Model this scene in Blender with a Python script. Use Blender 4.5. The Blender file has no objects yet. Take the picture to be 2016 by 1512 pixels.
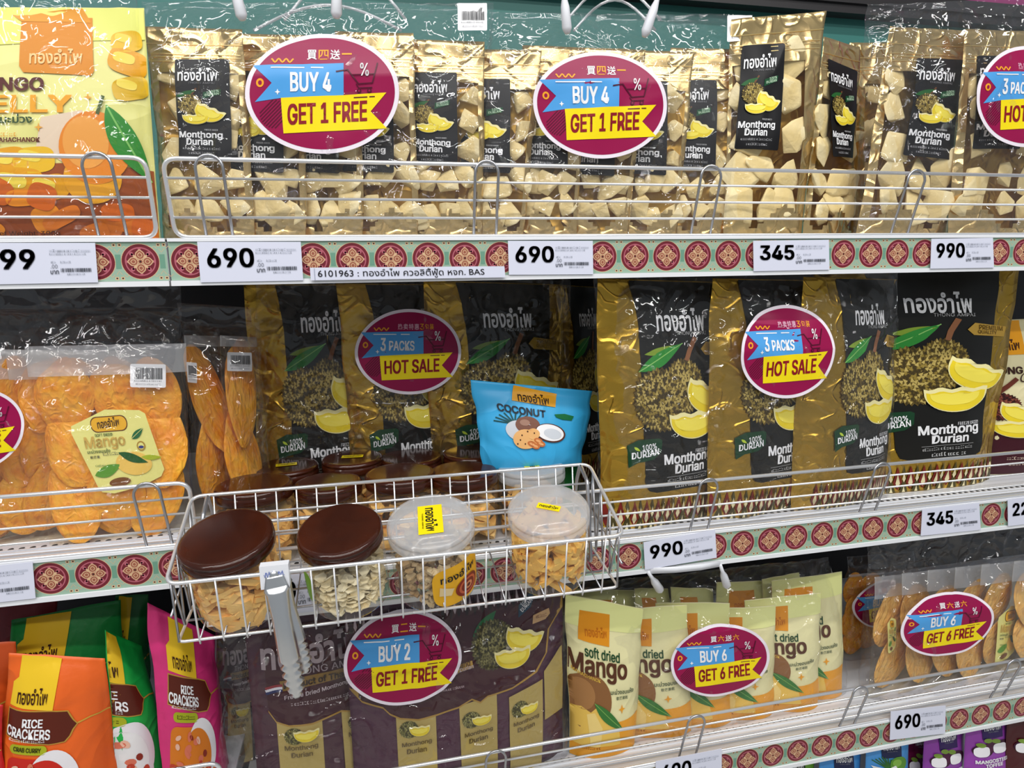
import bpy, bmesh, math, random
import numpy as np
from mathutils import Vector, Matrix
from mathutils.geometry import tessellate_polygon

scene = bpy.context.scene
COL = scene.collection
# ------------------------------------------------------------------ camera
FPX = 1278.255
YAW, PITCH, ROLL = 0.217507, 0.172936, -0.015228
CAM = np.array([0.051603, -0.723468, -0.014312])
cy_, sy_, cp_, sp_ = math.cos(YAW), math.sin(YAW), math.cos(PITCH), math.sin(PITCH)
FW = np.array([sy_*cp_, cy_*cp_, -sp_]); R0 = np.array([cy_, -sy_, 0.0]); U0 = np.cross(R0, FW)
RT = math.cos(ROLL)*R0 + math.sin(ROLL)*U0
UP = -math.sin(ROLL)*R0 + math.cos(ROLL)*U0
cam_d = bpy.data.cameras.new('camera'); cam = bpy.data.objects.new('camera', cam_d); COL.objects.link(cam)
cam_d.sensor_width = 36; cam_d.lens = 36*FPX/2016; cam_d.clip_start = 0.01; cam_d.clip_end = 50
cam.matrix_world = Matrix(((RT[0], UP[0], -FW[0], CAM[0]), (RT[1], UP[1], -FW[1], CAM[1]), (RT[2], UP[2], -FW[2], CAM[2]), (0, 0, 0, 1)))
scene.camera = cam
# ------------------------------------------------------------------ world, lamps, exposure
w = bpy.data.worlds.new('shop_ambient'); scene.world = w; w.use_nodes = True
w.node_tree.nodes['Background'].inputs[0].default_value = (0.86, 0.93, 1.0, 1)
w.node_tree.nodes['Background'].inputs[1].default_value = 0.30

def lamp(name, loc, target, sx, sy, power, col=(1, .98, .95)):
    l = bpy.data.lights.new(name, 'AREA'); l.shape = 'RECTANGLE'; l.size = sx; l.size_y = sy; l.energy = power; l.color = col
    o = bpy.data.objects.new(name, l); COL.objects.link(o); o.location = loc
    o.rotation_euler = (Vector(target)-Vector(loc)).to_track_quat('-Z', 'Y').to_euler()
# fluorescent ceiling battens of the aisle, running along the shelves
lamp('ceiling_batten', (0.3, -1.0, 1.95), (0.3, -0.1, -0.3), 3.6, 0.06, 43)
lamp('ceiling_batten', (0.3, -2.1, 1.95), (0.3, -0.2, -0.3), 3.6, 0.06, 34)
lamp('ceiling_batten', (0.3, -3.2, 1.95), (0.3, 0, -0.3), 4.5, 0.08, 36)
lamp('ceiling_batten', (-1.7, -1.5, 1.8), (0.2, 0, -0.2), 0.07, 2.4, 17)
scene.view_settings.view_transform = 'Standard'; scene.view_settings.look = 'None'
scene.view_settings.gamma = 1; scene.view_settings.use_curve_mapping = False
scene.view_settings.exposure = -0.12
scene.cycles.transparent_max_bounces = 32
scene.cycles.max_bounces = 8

# ------------------------------------------------------------------ helpers
def at(px, py, Y):
    "the point of the scene in the upright plane at depth Y that the photograph shows at a pixel"
    d = FW + RT*((px-1008)/FPX) - UP*((py-756)/FPX)
    return CAM + d*((Y-CAM[1])/d[1])

def srgb(h):
    c = [int(h[i:i+2], 16)/255 for i in (0, 2, 4)]
    return tuple(x/12.92 if x <= .04045 else ((x+.055)/1.055)**2.4 for x in c)+(1,)

MATS = {}
def N(nt, t, **k):
    n = nt.nodes.new(t)
    for a, b in k.items(): setattr(n, a, b)
    return n
def bump(nt, bsdf, terms, dist=.002, strength=1.0):
    "terms: (kind, scale, weight, distortion)"
    tc = N(nt, 'ShaderNodeTexCoord'); acc = None
    for kind, sc, wt, dis in terms:
        if kind == 'noise':
            n = N(nt, 'ShaderNodeTexNoise'); n.inputs['Scale'].default_value = sc; n.inputs['Distortion'].default_value = dis; n.inputs['Detail'].default_value = 3
            out = n.outputs[0]
        elif kind == 'ridge':
            n = N(nt, 'ShaderNodeTexNoise'); n.inputs['Scale'].default_value = sc; n.inputs['Distortion'].default_value = dis; n.inputs['Detail'].default_value = 1
            a = N(nt, 'ShaderNodeMath', operation='SUBTRACT'); nt.links.new(n.outputs[0], a.inputs[0]); a.inputs[1].default_value = .5
            b = N(nt, 'ShaderNodeMath', operation='ABSOLUTE'); nt.links.new(a.outputs[0], b.inputs[0])
            c = N(nt, 'ShaderNodeMath', operation='MULTIPLY'); nt.links.new(b.outputs[0], c.inputs[0]); c.inputs[1].default_value = -3
            out = c.outputs[0]
        elif kind == 'crease':
            n = N(nt, 'ShaderNodeTexNoise'); n.inputs['Scale'].default_value = sc; n.inputs['Distortion'].default_value = dis; n.inputs['Detail'].default_value = 0
            a = N(nt, 'ShaderNodeMath', operation='SUBTRACT'); nt.links.new(n.outputs[0], a.inputs[0]); a.inputs[1].default_value = .5
            b = N(nt, 'ShaderNodeMath', operation='ABSOLUTE'); nt.links.new(a.outputs[0], b.inputs[0])
            c = N(nt, 'ShaderNodeMath', operation='MULTIPLY_ADD'); nt.links.new(b.outputs[0], c.inputs[0]); c.inputs[1].default_value = -14; c.inputs[2].default_value = 1
            e = N(nt, 'ShaderNodeMath', operation='MAXIMUM'); nt.links.new(c.outputs[0], e.inputs[0]); e.inputs[1].default_value = 0
            out = e.outputs[0]
        else:
            n = N(nt, 'ShaderNodeTexVoronoi'); n.inputs['Scale'].default_value = sc; out = n.outputs[0]
        nt.links.new(tc.outputs['Object'], n.inputs['Vector'])
        m = N(nt, 'ShaderNodeMath', operation='MULTIPLY_ADD'); nt.links.new(out, m.inputs[0]); m.inputs[1].default_value = wt
        if acc: nt.links.new(acc, m.inputs[2])
        else: m.inputs[2].default_value = 0
        acc = m.outputs[0]
    b = N(nt, 'ShaderNodeBump'); b.inputs['Strength'].default_value = strength; b.inputs['Distance'].default_value = dist
    nt.links.new(acc, b.inputs['Height']); nt.links.new(b.outputs[0], bsdf.inputs['Normal'])
def mat(h, rough=.45, metal=0, bumps=None, dist=.002, var=None, trans=0, sss=0, coat=0, spec=.5, emis=None):
    key = (h, rough, metal, str(bumps), dist, str(var), trans, sss, coat, spec)
    if key in MATS: return MATS[key]
    m = bpy.data.materials.new('m_'+h); m.use_nodes = True; nt = m.node_tree; b = nt.nodes['Principled BSDF']
    b.inputs['Base Color'].default_value = srgb(h); b.inputs['Roughness'].default_value = rough; b.inputs['Metallic'].default_value = metal
    b.inputs['Coat Weight'].default_value = coat; b.inputs['Specular IOR Level'].default_value = spec
    b.inputs['Transmission Weight'].default_value = trans
    if sss: b.inputs['Subsurface Weight'].default_value = sss; b.inputs['Subsurface Scale'].default_value = .01
    if var:   # second colour blended by noise
        h2, sc, lo, hi = var
        tc = N(nt, 'ShaderNodeTexCoord'); n = N(nt, 'ShaderNodeTexNoise'); n.inputs['Scale'].default_value = sc; n.inputs['Detail'].default_value = 4
        nt.links.new(tc.outputs['Object'], n.inputs['Vector'])
        r = N(nt, 'ShaderNodeValToRGB'); r.color_ramp.elements[0].position = lo; r.color_ramp.elements[1].position = hi
        r.color_ramp.elements[0].color = srgb(h); r.color_ramp.elements[1].color = srgb(h2)
        nt.links.new(n.outputs[0], r.inputs[0]); nt.links.new(r.outputs[0], b.inputs['Base Color'])
    if bumps: bump(nt, b, bumps, dist)
    MATS[key] = m; return m
def film_mat(name, fac, rough, tint='f4f6f8', bumps=None, dist=.002, haze=0.0, fres=.8):
    if name in MATS: return MATS[name]
    m = bpy.data.materials.new(name); m.use_nodes = True; nt = m.node_tree; nt.nodes.clear()
    out = N(nt, 'ShaderNodeOutputMaterial'); tr = N(nt, 'ShaderNodeBsdfTransparent'); tr.inputs[0].default_value = srgb(tint)
    gl = N(nt, 'ShaderNodeBsdfGlossy'); gl.inputs['Roughness'].default_value = rough; gl.inputs[0].default_value = (1, 1, 1, 1)
    lw = N(nt, 'ShaderNodeLayerWeight'); lw.inputs[0].default_value = .5
    ma = N(nt, 'ShaderNodeMath', operation='MULTIPLY_ADD'); ma.inputs[1].default_value = fres; ma.inputs[2].default_value = fac; ma.use_clamp = True
    pw = N(nt, 'ShaderNodeMath', operation='POWER'); pw.inputs[1].default_value = 4; nt.links.new(lw.outputs['Facing'], pw.inputs[0]); nt.links.new(pw.outputs[0], ma.inputs[0])
    mx = N(nt, 'ShaderNodeMixShader'); nt.links.new(ma.outputs[0], mx.inputs[0]); nt.links.new(tr.outputs[0], mx.inputs[1]); nt.links.new(gl.outputs[0], mx.inputs[2])
    last = mx
    if haze:
        df = N(nt, 'ShaderNodeBsdfDiffuse'); df.inputs[0].default_value = (.85, .86, .88, 1)
        m2 = N(nt, 'ShaderNodeMixShader'); m2.inputs[0].default_value = haze
        nt.links.new(mx.outputs[0], m2.inputs[1]); nt.links.new(df.outputs[0], m2.inputs[2]); last = m2
    nt.links.new(last.outputs[0], out.inputs[0])
    if bumps:
        bump(nt, gl, bumps, dist)
    MATS[name] = m; return m

CR = [('ridge', 16, .8, 1.2), ('crease', 30, .25, .8), ('noise', 60, .15, .5)]
GOLD = mat('e2c58c', .27, .9, CR, .004)
GOLD2 = mat('c79f3e', .27, .88, CR, .004)           # deeper gold of the large bags
GOLD_IN = mat('c8a050', .35, .7, [('ridge', 30, .9, 1)], .003)
WRAP = film_mat('wrap_film', .045, .045, 'fbfbfc', [('ridge', 9, .8, 1.6), ('crease', 13, .55, 1.6), ('crease', 32, .07, 1.0), ('noise', 14, .5, .6)], .006, haze=.010, fres=.24)
POUCHFILM = film_mat('pouch_film', .025, .07, 'fffcf4', [('ridge', 20, .5, 1.2), ('crease', 25, .2, 1)], .003, haze=.006, fres=.25)
ZIPFILM = film_mat('zip_film', .08, .12, 'f4f4f6', [('ridge', 40, .6, 2)], .003, haze=.32, fres=.4)
JARPLASTIC = film_mat('jar_plastic', .02, .04, 'fbfaf6', None, haze=.03, fres=.5)
JARFROST = film_mat('frosted_lid_plastic', .05, .12, 'f4f4f4', [('noise', 18, .2, 0)], .002, haze=.26, fres=.5)
CHROME = mat('f4f5f8', .30, .7)
CHROME_D = mat('b4b5ba', .28, .85)
STEEL = mat('e4e6e8', .28, .95, [('noise', 40, .5, 0)], .001)
WHITEPL = mat('e9ebef', .4)
SHELFW = mat('dfe2e8', .32, .1, [('noise', 90, .2, 0)], .0005)
DURIANFLESH = mat('eedfb4', .6, 0, [('noise', 70, .8, .6), ('noise', 260, .25, 0)], .003, var=('dcc68c', 55, .35, .75))
MANGO = mat('fbb838', .38, 0, [('noise', 3.2, .9, 1.0), ('ridge', 2.2, .6, 1)], .0022, var=('f09420', 2.2, .38, .66), coat=.2)
MANGO2 = mat('f3c878', .42, 0, [('noise', 3.2, .9, 1.0), ('ridge', 2.2, .6, 1)], .004, var=('e4a44a', 2.2, .38, .66), coat=.1)

def link(name, me, parent=None):
    o = bpy.data.objects.new(name, me); COL.objects.link(o)
    if parent is not None: o.parent = parent
    return o
def tag(o, label=None, cat=None, group=None, kind=None):
    if label: o['label'] = label
    if cat: o['category'] = cat
    if group: o['group'] = group
    if kind: o['kind'] = kind
    return o
def thing(name, loc, label, cat, group=None, kind=None):
    o = bpy.data.objects.new(name, None); COL.objects.link(o); o.location = tuple(loc); o.empty_display_size = .02
    return tag(o, label, cat, group, kind)
def mesh(name, V, F, mats, mi=None, smooth=True):
    me = bpy.data.meshes.new(name)
    me.from_pydata([tuple(map(float, v)) for v in V], [], [tuple(int(i) for i in f) for f in F])
    for m in (mats if isinstance(mats, (list, tuple)) else [mats]): me.materials.append(m)
    if mi is not None: me.polygons.foreach_set('material_index', np.asarray(mi, dtype=np.int32))
    if smooth: me.polygons.foreach_set('use_smooth', np.ones(len(me.polygons), dtype=bool))
    me.update(); return me
class MB:
    "collects boxes, tubes and lathes and links them as one mesh"
    def __init__(s): s.V = []; s.F = []; s.M = []; s.S = []
    def add(s, V, F, m=0, smooth=True):
        k = len(s.V); s.V += [tuple(map(float, v)) for v in V]; s.F += [tuple(i+k for i in f) for f in F]; s.M += [m]*len(F); s.S += [smooth]*len(F)
    def box(s, a, b, m=0):
        x0, y0, z0 = a; x1, y1, z1 = b
        s.add([(x, y, z) for z in (z0, z1) for y in (y0, y1) for x in (x0, x1)],
              [(0, 1, 5, 4), (3, 2, 6, 7), (2, 0, 4, 6), (1, 3, 7, 5), (4, 5, 7, 6), (2, 3, 1, 0)], m, False)
    def tube(s, pts, r, n=8, closed=False, m=0):
        P = [Vector(p) for p in pts]; L = len(P); rings = []
        up = None
        for i in range(L):
            a = P[i-1] if (i > 0 or closed) else P[i]; b = P[(i+1) % L] if (i < L-1 or closed) else P[i]
            t = (b-a).normalized()
            if up is None: up = t.orthogonal().normalized()
            up = (up-t*up.dot(t));
            if up.length < 1e-6: up = t.orthogonal()
            up.normalize(); sd = t.cross(up)
            rr = r[i] if isinstance(r, (list, tuple)) else r
            rings.append([P[i]+up*(math.cos(2*math.pi*k/n)*rr)+sd*(math.sin(2*math.pi*k/n)*rr) for k in range(n)])
        V = [v for ring in rings for v in ring]; F = []
        for i in range(L if closed else L-1):
            j = (i+1) % L
            F += [(i*n+k, i*n+(k+1) % n, j*n+(k+1) % n, j*n+k) for k in range(n)]
        if not closed: F += [tuple(range(n-1, -1, -1)), tuple((L-1)*n+k for k in range(n))]
        s.add(V, F, m)
    def lathe(s, prof, n=48, m=0, origin=(0, 0, 0)):
        V = []; F = []; ox, oy, oz = origin
        for r, z in prof: V += [(ox+r*math.cos(2*math.pi*k/n), oy+r*math.sin(2*math.pi*k/n), oz+z) for k in range(n)]
        for i in range(len(prof)-1):
            F += [(i*n+k, i*n+(k+1) % n, (i+1)*n+(k+1) % n, (i+1)*n+k) for k in range(n)]
        s.add(V, F, m)
    def build(s, name, mats, parent=None):
        me = mesh(name, s.V, s.F, mats, s.M, False)
        me.polygons.foreach_set('use_smooth', np.array(s.S, dtype=bool))
        return link(name, me, parent)
def fillet(pts, r, n=5):
    "round the inner corners of a polyline"
    P = [Vector(p) for p in pts]; out = [P[0]]
    for i in range(1, len(P)-1):
        a = (P[i-1]-P[i]); b = (P[i+1]-P[i]); ra = min(r, a.length*.45, b.length*.45); a = P[i]+a.normalized()*ra; b = P[i]+b.normalized()*ra
        for k in range(n+1):
            t = k/n; out.append(a*(1-t)**2+P[i]*2*t*(1-t)+b*t*t)
    out.append(P[-1]); return out

# vectorised value noise
_rng = np.random.default_rng(7); TAB = _rng.uniform(-1, 1, (256, 256))
def vn(x, y, seed=0):
    x = np.asarray(x, float)+seed*17.31; y = np.asarray(y, float)+seed*9.77
    xi = np.floor(x).astype(int); yi = np.floor(y).astype(int); fx = x-xi; fy = y-yi
    fx = fx*fx*(3-2*fx); fy = fy*fy*(3-2*fy)
    g = lambda a, b: TAB[a % 256, b % 256]
    return (g(xi, yi)*(1-fx)+g(xi+1, yi)*fx)*(1-fy)+(g(xi, yi+1)*(1-fx)+g(xi+1, yi+1)*fx)*fy
def ridge(x, y, seed=0):
    wx = vn(x*.7+5, y*.7, seed+3); wy = vn(x*.7, y*.7+9, seed+5)
    return 1-2*np.abs(vn(x+wx, y+wy, seed))

# ------------------------------------------------------------------ bag surfaces
class Surf:
    """a bag between four corners (bottom left, bottom right, top left, top right), each a point or (px, py, depth).
    t: half thickness; kind: standup / pillow / flat / wrap; amp: crumple height"""
    def __init__(s, c4, t=.015, kind='standup', seed=0, amp=.0015, seal=.9, fold=0, wav=0.0):
        s.hik = 1 if kind == 'wrap' else 0
        s.P = [np.array(c, float) if len(c) == 3 and abs(c[0]) < 5 and abs(c[1]) < 5 else at(*c) for c in c4]
        bl, br, tl, tr = s.P
        s.o = (bl+br)/2; n = np.cross((br-bl)+(tr-tl), (tl-bl)+(tr-br)); s.n = n/np.linalg.norm(n)
        s.t, s.kind, s.seed, s.amp, s.seal, s.wav = t, kind, seed, amp, seal, wav
        s.W = (np.linalg.norm(br-bl)+np.linalg.norm(tr-tl))/2; s.H = (np.linalg.norm(tl-bl)+np.linalg.norm(tr-br))/2
        r = (br-bl)+(tr-tl); s.r = r/np.linalg.norm(r)
    def base(s, u, v):
        bl, br, tl, tr = s.P; u = np.asarray(u, float)[..., None]; v = np.asarray(v, float)[..., None]
        return bl*(1-u)*(1-v)+br*u*(1-v)+tl*(1-u)*v+tr*u*v
    def bulge(s, u, v):
        a = np.abs(2*u-1).clip(0, 1); vv = np.clip(v, 0, 1)
        if s.kind == 'standup':
            q = np.clip((vv)/s.seal, 0, 1)
            vert = np.where(q < .18, .72+.28*np.sin(q/.18*math.pi/2), np.cos((q-.18)/.82*math.pi/2).clip(0, 1)**.75)
            side = np.clip(1-(a/.95)**2.6, 0, 1)**.7
        elif s.kind == 'pillow':
            q = np.clip((vv-(1-s.seal))/(2*s.seal-1), 0, 1); vert = np.sin(q*math.pi).clip(0, 1)**.55; side = np.clip(1-(a/.95)**2.4, 0, 1)**.7
        elif s.kind == 'wrap':
            q = np.clip(vv/s.seal, 0, 1); vert = np.where(q < .1, .8+.2*q/.1, 1)*np.clip((1-q)/.30, 0, 1)**.6; side = np.clip(1-a**7, 0, 1)**.6
        else:
            vert = np.sin(vv*math.pi).clip(0, 1)**.4; side = np.clip(1-a**4, 0, 1)**.6
        return s.t*vert*side
    def disp(s, u, v, hi=1):
        x, y = u*s.W, v*s.H; k = s.seed
        d = vn(x*28, y*22, k)*.55+ridge(x*24, y*16, k+1)*.6*np.minimum(1, .45+.8*np.abs(v-.4))
        if s.kind == 'wrap': d = d*.7+hi*ridge(x*38, y*30, k+4)*.45+hi*ridge(x*80, y*65, k+6)*.10+hi*.55*np.clip(1-np.abs(vn(x*13+vn(y*9, x*7, k+11), y*9, k+8))*8, 0, 1)+hi*.35*np.clip(1-np.abs(vn(x*20, y*24+vn(x*9, y*9, k+13), k+9))*7, 0, 1)
        else: d = d+hi*ridge(x*55, y*45, k+4)*.22
        return d*s.amp
    def F(s, u, v, off=0, hi=1):
        u = np.asarray(u, float); v = np.asarray(v, float)
        edge = s.r*((s.wav*vn(v*6, u*0+s.seed, 3)*(2*np.abs(u-.5))))[..., None]
        return s.base(u, v)+edge+s.n*((s.bulge(u, v)+s.disp(u, v, hi)+off)[..., None])
    def B(s, u, v):
        u = np.asarray(u, float); v = np.asarray(v, float)
        edge = s.r*((s.wav*vn(v*6, u*0+s.seed, 3)*(2*np.abs(u-.5))))[..., None]
        return s.base(u, v)+edge+s.n*((s.disp(u, v, s.hik)-s.bulge(u, v)*.9-.0004)[..., None])
    def inv(s, X):
        uv = np.array([.5, .5])
        for _ in range(8):
            f = s.base(*uv); e = 1e-3; du = (s.base(uv[0]+e, uv[1])-f)/e; dv = (s.base(uv[0], uv[1]+e)-f)/e
            uv = uv+np.linalg.lstsq(np.stack([du, dv], 1), X-f, rcond=None)[0]
        return uv
    def uvpx(s, px, py):
        "surface coordinates where the ray of a pixel meets the front of the bag"
        d = FW+RT*((px-1008)/FPX)-UP*((py-756)/FPX); h = s.t*.8
        for _ in range(6):
            o = s.P[0]+s.n*h; t = np.dot(o-CAM, s.n)/np.dot(d, s.n); uv = s.inv(CAM+d*t-s.n*h)
            h = float(s.bulge(uv[0], uv[1])+s.disp(uv[0], uv[1], 0))
        return uv
    def body(s, parent, mats, nu=36, nv=48, fm=None, name='pouch_body', back=True, top_open=False):
        "closed body; fm(u, v) gives the material index of the front faces"
        us = np.linspace(0, 1, nu+1); vs = np.linspace(0, 1, nv+1); U, Vv = np.meshgrid(us, vs)
        f = (s.F(U, Vv, 0, s.hik)-s.o).reshape(-1, 3); b = (s.B(U, Vv)-s.o).reshape(-1, 3); n = nu+1; K = len(f)
        V = np.vstack([f, b]); Fs = []; mi = []
        for j in range(nv):
            for i in range(nu):
                a = j*n+i
                Fs.append((a, a+1, a+n+1, a+n)); mi.append(fm((i+.5)/nu, (j+.5)/nv) if fm else 0)
                Fs.append((K+a+n, K+a+n+1, K+a+1, K+a)); mi.append(len(mats)-1 if isinstance(mats, list) else 0)
        for i in range(nu):
            Fs.append((i+1, i, K+i, K+i+1)); mi.append(0)
            if not top_open:
                a = nv*n+i; Fs.append((a, a+1, K+a+1, K+a)); mi.append(0)
        for j in range(nv):
            a = j*n; Fs.append((a, a+n, K+a+n, K+a)); mi.append(0); a = j*n+nu; Fs.append((a+n, a, K+a, K+a+n)); mi.append(0)
        o = link(name, mesh(name, V, Fs, mats, mi), parent); return o

# ------------------------------------------------------------------ flat print (outlines laid on a bag's own surface)
TXT = {}
try:      # the sans serif face that comes with Blender
    FONT = bpy.data.fonts.load(bpy.utils.system_resource('DATAFILES')+'/fonts/Inter.woff2')
except Exception:
    FONT = None
def text_mesh(s, bold=0, shear=0):
    key = (s, bold, shear)
    if key not in TXT:
        cu = bpy.data.curves.new('t', 'FONT'); cu.body = s; cu.dimensions = '2D'
        latin = FONT is not None and s.isascii(); cu.offset = 0 if latin else bold
        if latin: cu.font = FONT
        cu.resolution_u = 3; cu.resolution_u = 3; cu.shear = shear; cu.fill_mode = 'BOTH'
        o = bpy.data.objects.new('t', cu); COL.objects.link(o); dg = bpy.context.evaluated_depsgraph_get(); dg.update()
        me = bpy.data.meshes.new_from_object(o.evaluated_get(dg))
        V = np.array([v.co[:2] for v in me.vertices]).reshape(-1, 2); F = [tuple(p.vertices) for p in me.polygons]
        bpy.data.objects.remove(o); bpy.data.curves.remove(cu); bpy.data.meshes.remove(me)
        if len(V) == 0: V = np.array([[0, 0], [1, 0], [1, 1]], float); F = [(0, 1, 2)]
        if latin and bold and len(V):
            b = bold*.85; k = len(V); n = len(F); V0 = V; V = np.vstack([V0+np.array(d) for d in ((-b, -b*.6), (b, -b*.6), (-b, b*.6), (b, b*.6))])
            F = [tuple(i+k*j for i in f) for j in range(4) for f in F]
        lo = V.min(0); hi = V.max(0); V = (V-lo)/np.maximum(hi-lo, 1e-6); V[:, 1] = 1-V[:, 1]
        TXT[key] = (V, F)
    return TXT[key]
class Art:
    "y runs down, as in the photograph"
    def __init__(s, W, H, step=None): s.W, s.H, s.el, s.c = W, H, [], None; s.step = step or W/14
    def add(s, part, m, V, F, z): s.el.append((part, m, np.asarray(V, float).reshape(-1, 2), [tuple(f) for f in F], z)); s.c = None
    def poly(s, part, m, pts, z=0):
        t = tessellate_polygon([[Vector((p[0], p[1], 0)) for p in pts]]); s.add(part, m, pts, t, z)
    def ell(s, part, m, cx, cy, rx, ry, z=0, rot=0, n=36, p=2, a0=0, a1=2*math.pi):
        c, sn = math.cos(rot), math.sin(rot); pts = []
        for i in range(n):
            t = a0+(a1-a0)*i/n; x = math.copysign(abs(math.cos(t))**(2/p), math.cos(t))*rx; y = math.copysign(abs(math.sin(t))**(2/p), math.sin(t))*ry
            pts.append((cx+x*c-y*sn, cy+x*sn+y*c))
        s.poly(part, m, pts, z)
    def rect(s, part, m, x0, y0, x1, y1, z=0): s.add(part, m, [(x0, y0), (x1, y0), (x1, y1), (x0, y1)], [(0, 1, 2, 3)], z)
    def rrect(s, part, m, x0, y0, x1, y1, r, z=0):
        pts = []
        for cx, cy, a in ((x1-r, y1-r, 0), (x0+r, y1-r, 90), (x0+r, y0+r, 180), (x1-r, y0+r, 270)):
            pts += [(cx+r*math.cos(math.radians(a+k*22.5)), cy+r*math.sin(math.radians(a+k*22.5))) for k in range(5)]
        s.poly(part, m, pts, z)
    def line(s, part, m, pts, w, z=0, closed=False):
        P = [Vector(p) for p in pts]; L = len(P); Vv = []; Fs = []
        for i in range(L):
            a = P[i-1] if (i or closed) else P[i]; b = P[(i+1) % L] if (i < L-1 or closed) else P[i]
            d = (b-a); d = d.normalized() if d.length else Vector((1, 0)); q = Vector((-d.y, d.x))*w/2; Vv += [P[i]+q, P[i]-q]
        for i in range(L if closed else L-1):
            j = (i+1) % L; Fs.append((2*i, 2*i+1, 2*j+1, 2*j))
        s.add(part, m, [(v.x, v.y) for v in Vv], Fs, z)
    def text(s, part, m, t, x0, y0, x1, y1, z=3, bold=0, rot=0, shear=0, skew=0):
        V, F = text_mesh(t, bold, shear); V = V.copy(); V[:, 0] = x0+V[:, 0]*(x1-x0); V[:, 1] = y0+V[:, 1]*(y1-y0)
        if skew: V[:, 1] += (V[:, 0]-x0)*skew
        if rot:
            c, sn = math.cos(rot), math.sin(rot); cx, cy = (x0+x1)/2, (y0+y1)/2; X = V[:, 0]-cx; Y = V[:, 1]-cy
            V = np.stack([cx+X*c-Y*sn, cy+X*sn+Y*c], 1)
        s.add(part, m, V, F, z)
    def sub(s, a, x0, y0, x1, y1, z=0, pre=None, rot=0):
        for part, m, V, F, zz in a.el:
            W = np.stack([x0+V[:, 0]/a.W*(x1-x0), y0+V[:, 1]/a.H*(y1-y0)], 1)
            if rot:
                c, sn = math.cos(rot), math.sin(rot); cx, cy = (x0+x1)/2, (y0+y1)/2; X = W[:, 0]-cx; Y = W[:, 1]-cy
                W = np.stack([cx+X*c-Y*sn, cy+X*sn+Y*c], 1)
            s.add(pre or part, m, W, F, zz+z)
    def compile(s):
        if s.c is not None: return s.c
        groups = {}
        for part, m, V, F, z in s.el: groups.setdefault((part, m.name, z), [m, [], [], 0])
        for part, m, V, F, z in s.el:
            g = groups[(part, m.name, z)]; k = g[3]; g[1].append(V); g[2] += [tuple(i+k for i in f) for f in F]; g[3] += len(V)
        res = []
        for (part, _, z), (m, Vs, Fs, _) in groups.items():
            V = np.vstack(Vs); big = []; ext = V.max(0)-V.min(0)
            if max(ext) > s.step*1.2:
                bm = bmesh.new(); vv = [bm.verts.new((x, y, 0)) for x, y in V]
                for f in Fs:
                    if len(set(f)) > 2:
                        try: bm.faces.new([vv[i] for i in f])
                        except ValueError: pass
                lo = V.min(0); hi = V.max(0)
                for ax in (0, 1):
                    x = math.ceil(lo[ax]/s.step)*s.step
                    while x < hi[ax]:
                        co = [0, 0, 0]; co[ax] = x; no = [0, 0, 0]; no[ax] = 1
                        bmesh.ops.bisect_plane(bm, geom=bm.verts[:]+bm.edges[:]+bm.faces[:], plane_co=co, plane_no=no, dist=s.step*1e-4); x += s.step
                bm.verts.index_update(); V = np.array([v.co[:2] for v in bm.verts]).reshape(-1, 2); Fs = [tuple(v.index for v in f.verts) for f in bm.faces]; bm.free()
            res.append((part, m, V, Fs, z))
        s.c = res; return res
    def put(s, surf, parent, uv=None, px=None, off=.0006, dz=.00022, origin=None, labels={}, hi=None):
        "lay the print on surf: uv or px are its four corners bl, br, tl, tr"
        hi = getattr(surf, 'hik', 0) if hi is None else hi
        if px is not None: uv = [surf.uvpx(*p) for p in px]
        if uv is None: uv = [(0, 0), (1, 0), (0, 1), (1, 1)]
        bl, br, tl, tr = [np.array(c, float) for c in uv]; o = surf.o if origin is None else origin
        parts = {}
        for part, m, V, Fs, z in s.compile():
            x = (V[:, 0]/s.W)[:, None]; y = (1-V[:, 1]/s.H)[:, None]
            q = bl*(1-x)*(1-y)+br*x*(1-y)+tl*(1-x)*y+tr*x*y
            if uv is not None and isinstance(surf, Surf) and surf.t > 0: q = q.clip(.004, .996)
            P = surf.F(q[:, 0], q[:, 1], off+z*dz, hi)-o
            g = parts.setdefault(part, [[], [], [], [], 0]); k = g[4]
            g[0].append(P); g[1] += [tuple(i+k for i in f) for f in Fs]
            if m not in g[2]: g[2].append(m)
            g[3] += [g[2].index(m)]*len(Fs); g[4] += len(P)
        objs = {}
        for part in sorted(parts, key=lambda q: q.count('/')):
            Vs, Fs, ms, mi, _ = parts[part]; nm = part.split('/')[-1]; par = parent
            if '/' in part: par = objs.get(part.split('/')[0], parent)
            objs[part] = link(nm, mesh(nm, np.vstack(Vs), Fs, ms, mi), par)
            if part in labels: objs[part]['label'] = labels[part]
        return objs
# ------------------------------------------------------------------ prints
K = lambda h, r=.4, **k: mat(h, r, spec=.32, **k)
WHITE = K('f2f2f4'); BLACKP = K('0f0e11', .36); INK = K('17171c', .5); MAG = K('950d48', .3); SKY = K('4f9fe0', .3); YEL = K('f5dd12', .3)
DRED = K('8c1020', .35); ORG = K('f0a425', .35); CREAM = K('f0eda0', .4)
LOGO = 'ทองอำไพ'
def leaf(a, part, x0, y0, x1, y1, wd, m, m2=None, z=2):
    dx, dy = x1-x0, y1-y0; L = math.hypot(dx, dy); nx, ny = -dy/L, dx/L; up = []; dn = []
    for i in range(13):
        t = i/12; h = math.sin(math.pi*t**.85)*wd
        up.append((x0+dx*t+nx*h, y0+dy*t+ny*h)); dn.append((x0+dx*t-nx*h*.75, y0+dy*t-ny*h*.75))
    a.poly(part, m, up+dn[::-1][1:-1], z)
    if m2: a.line(part, m2, [(x0, y0), (x1, y1)], wd*.12, z+1)
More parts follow.
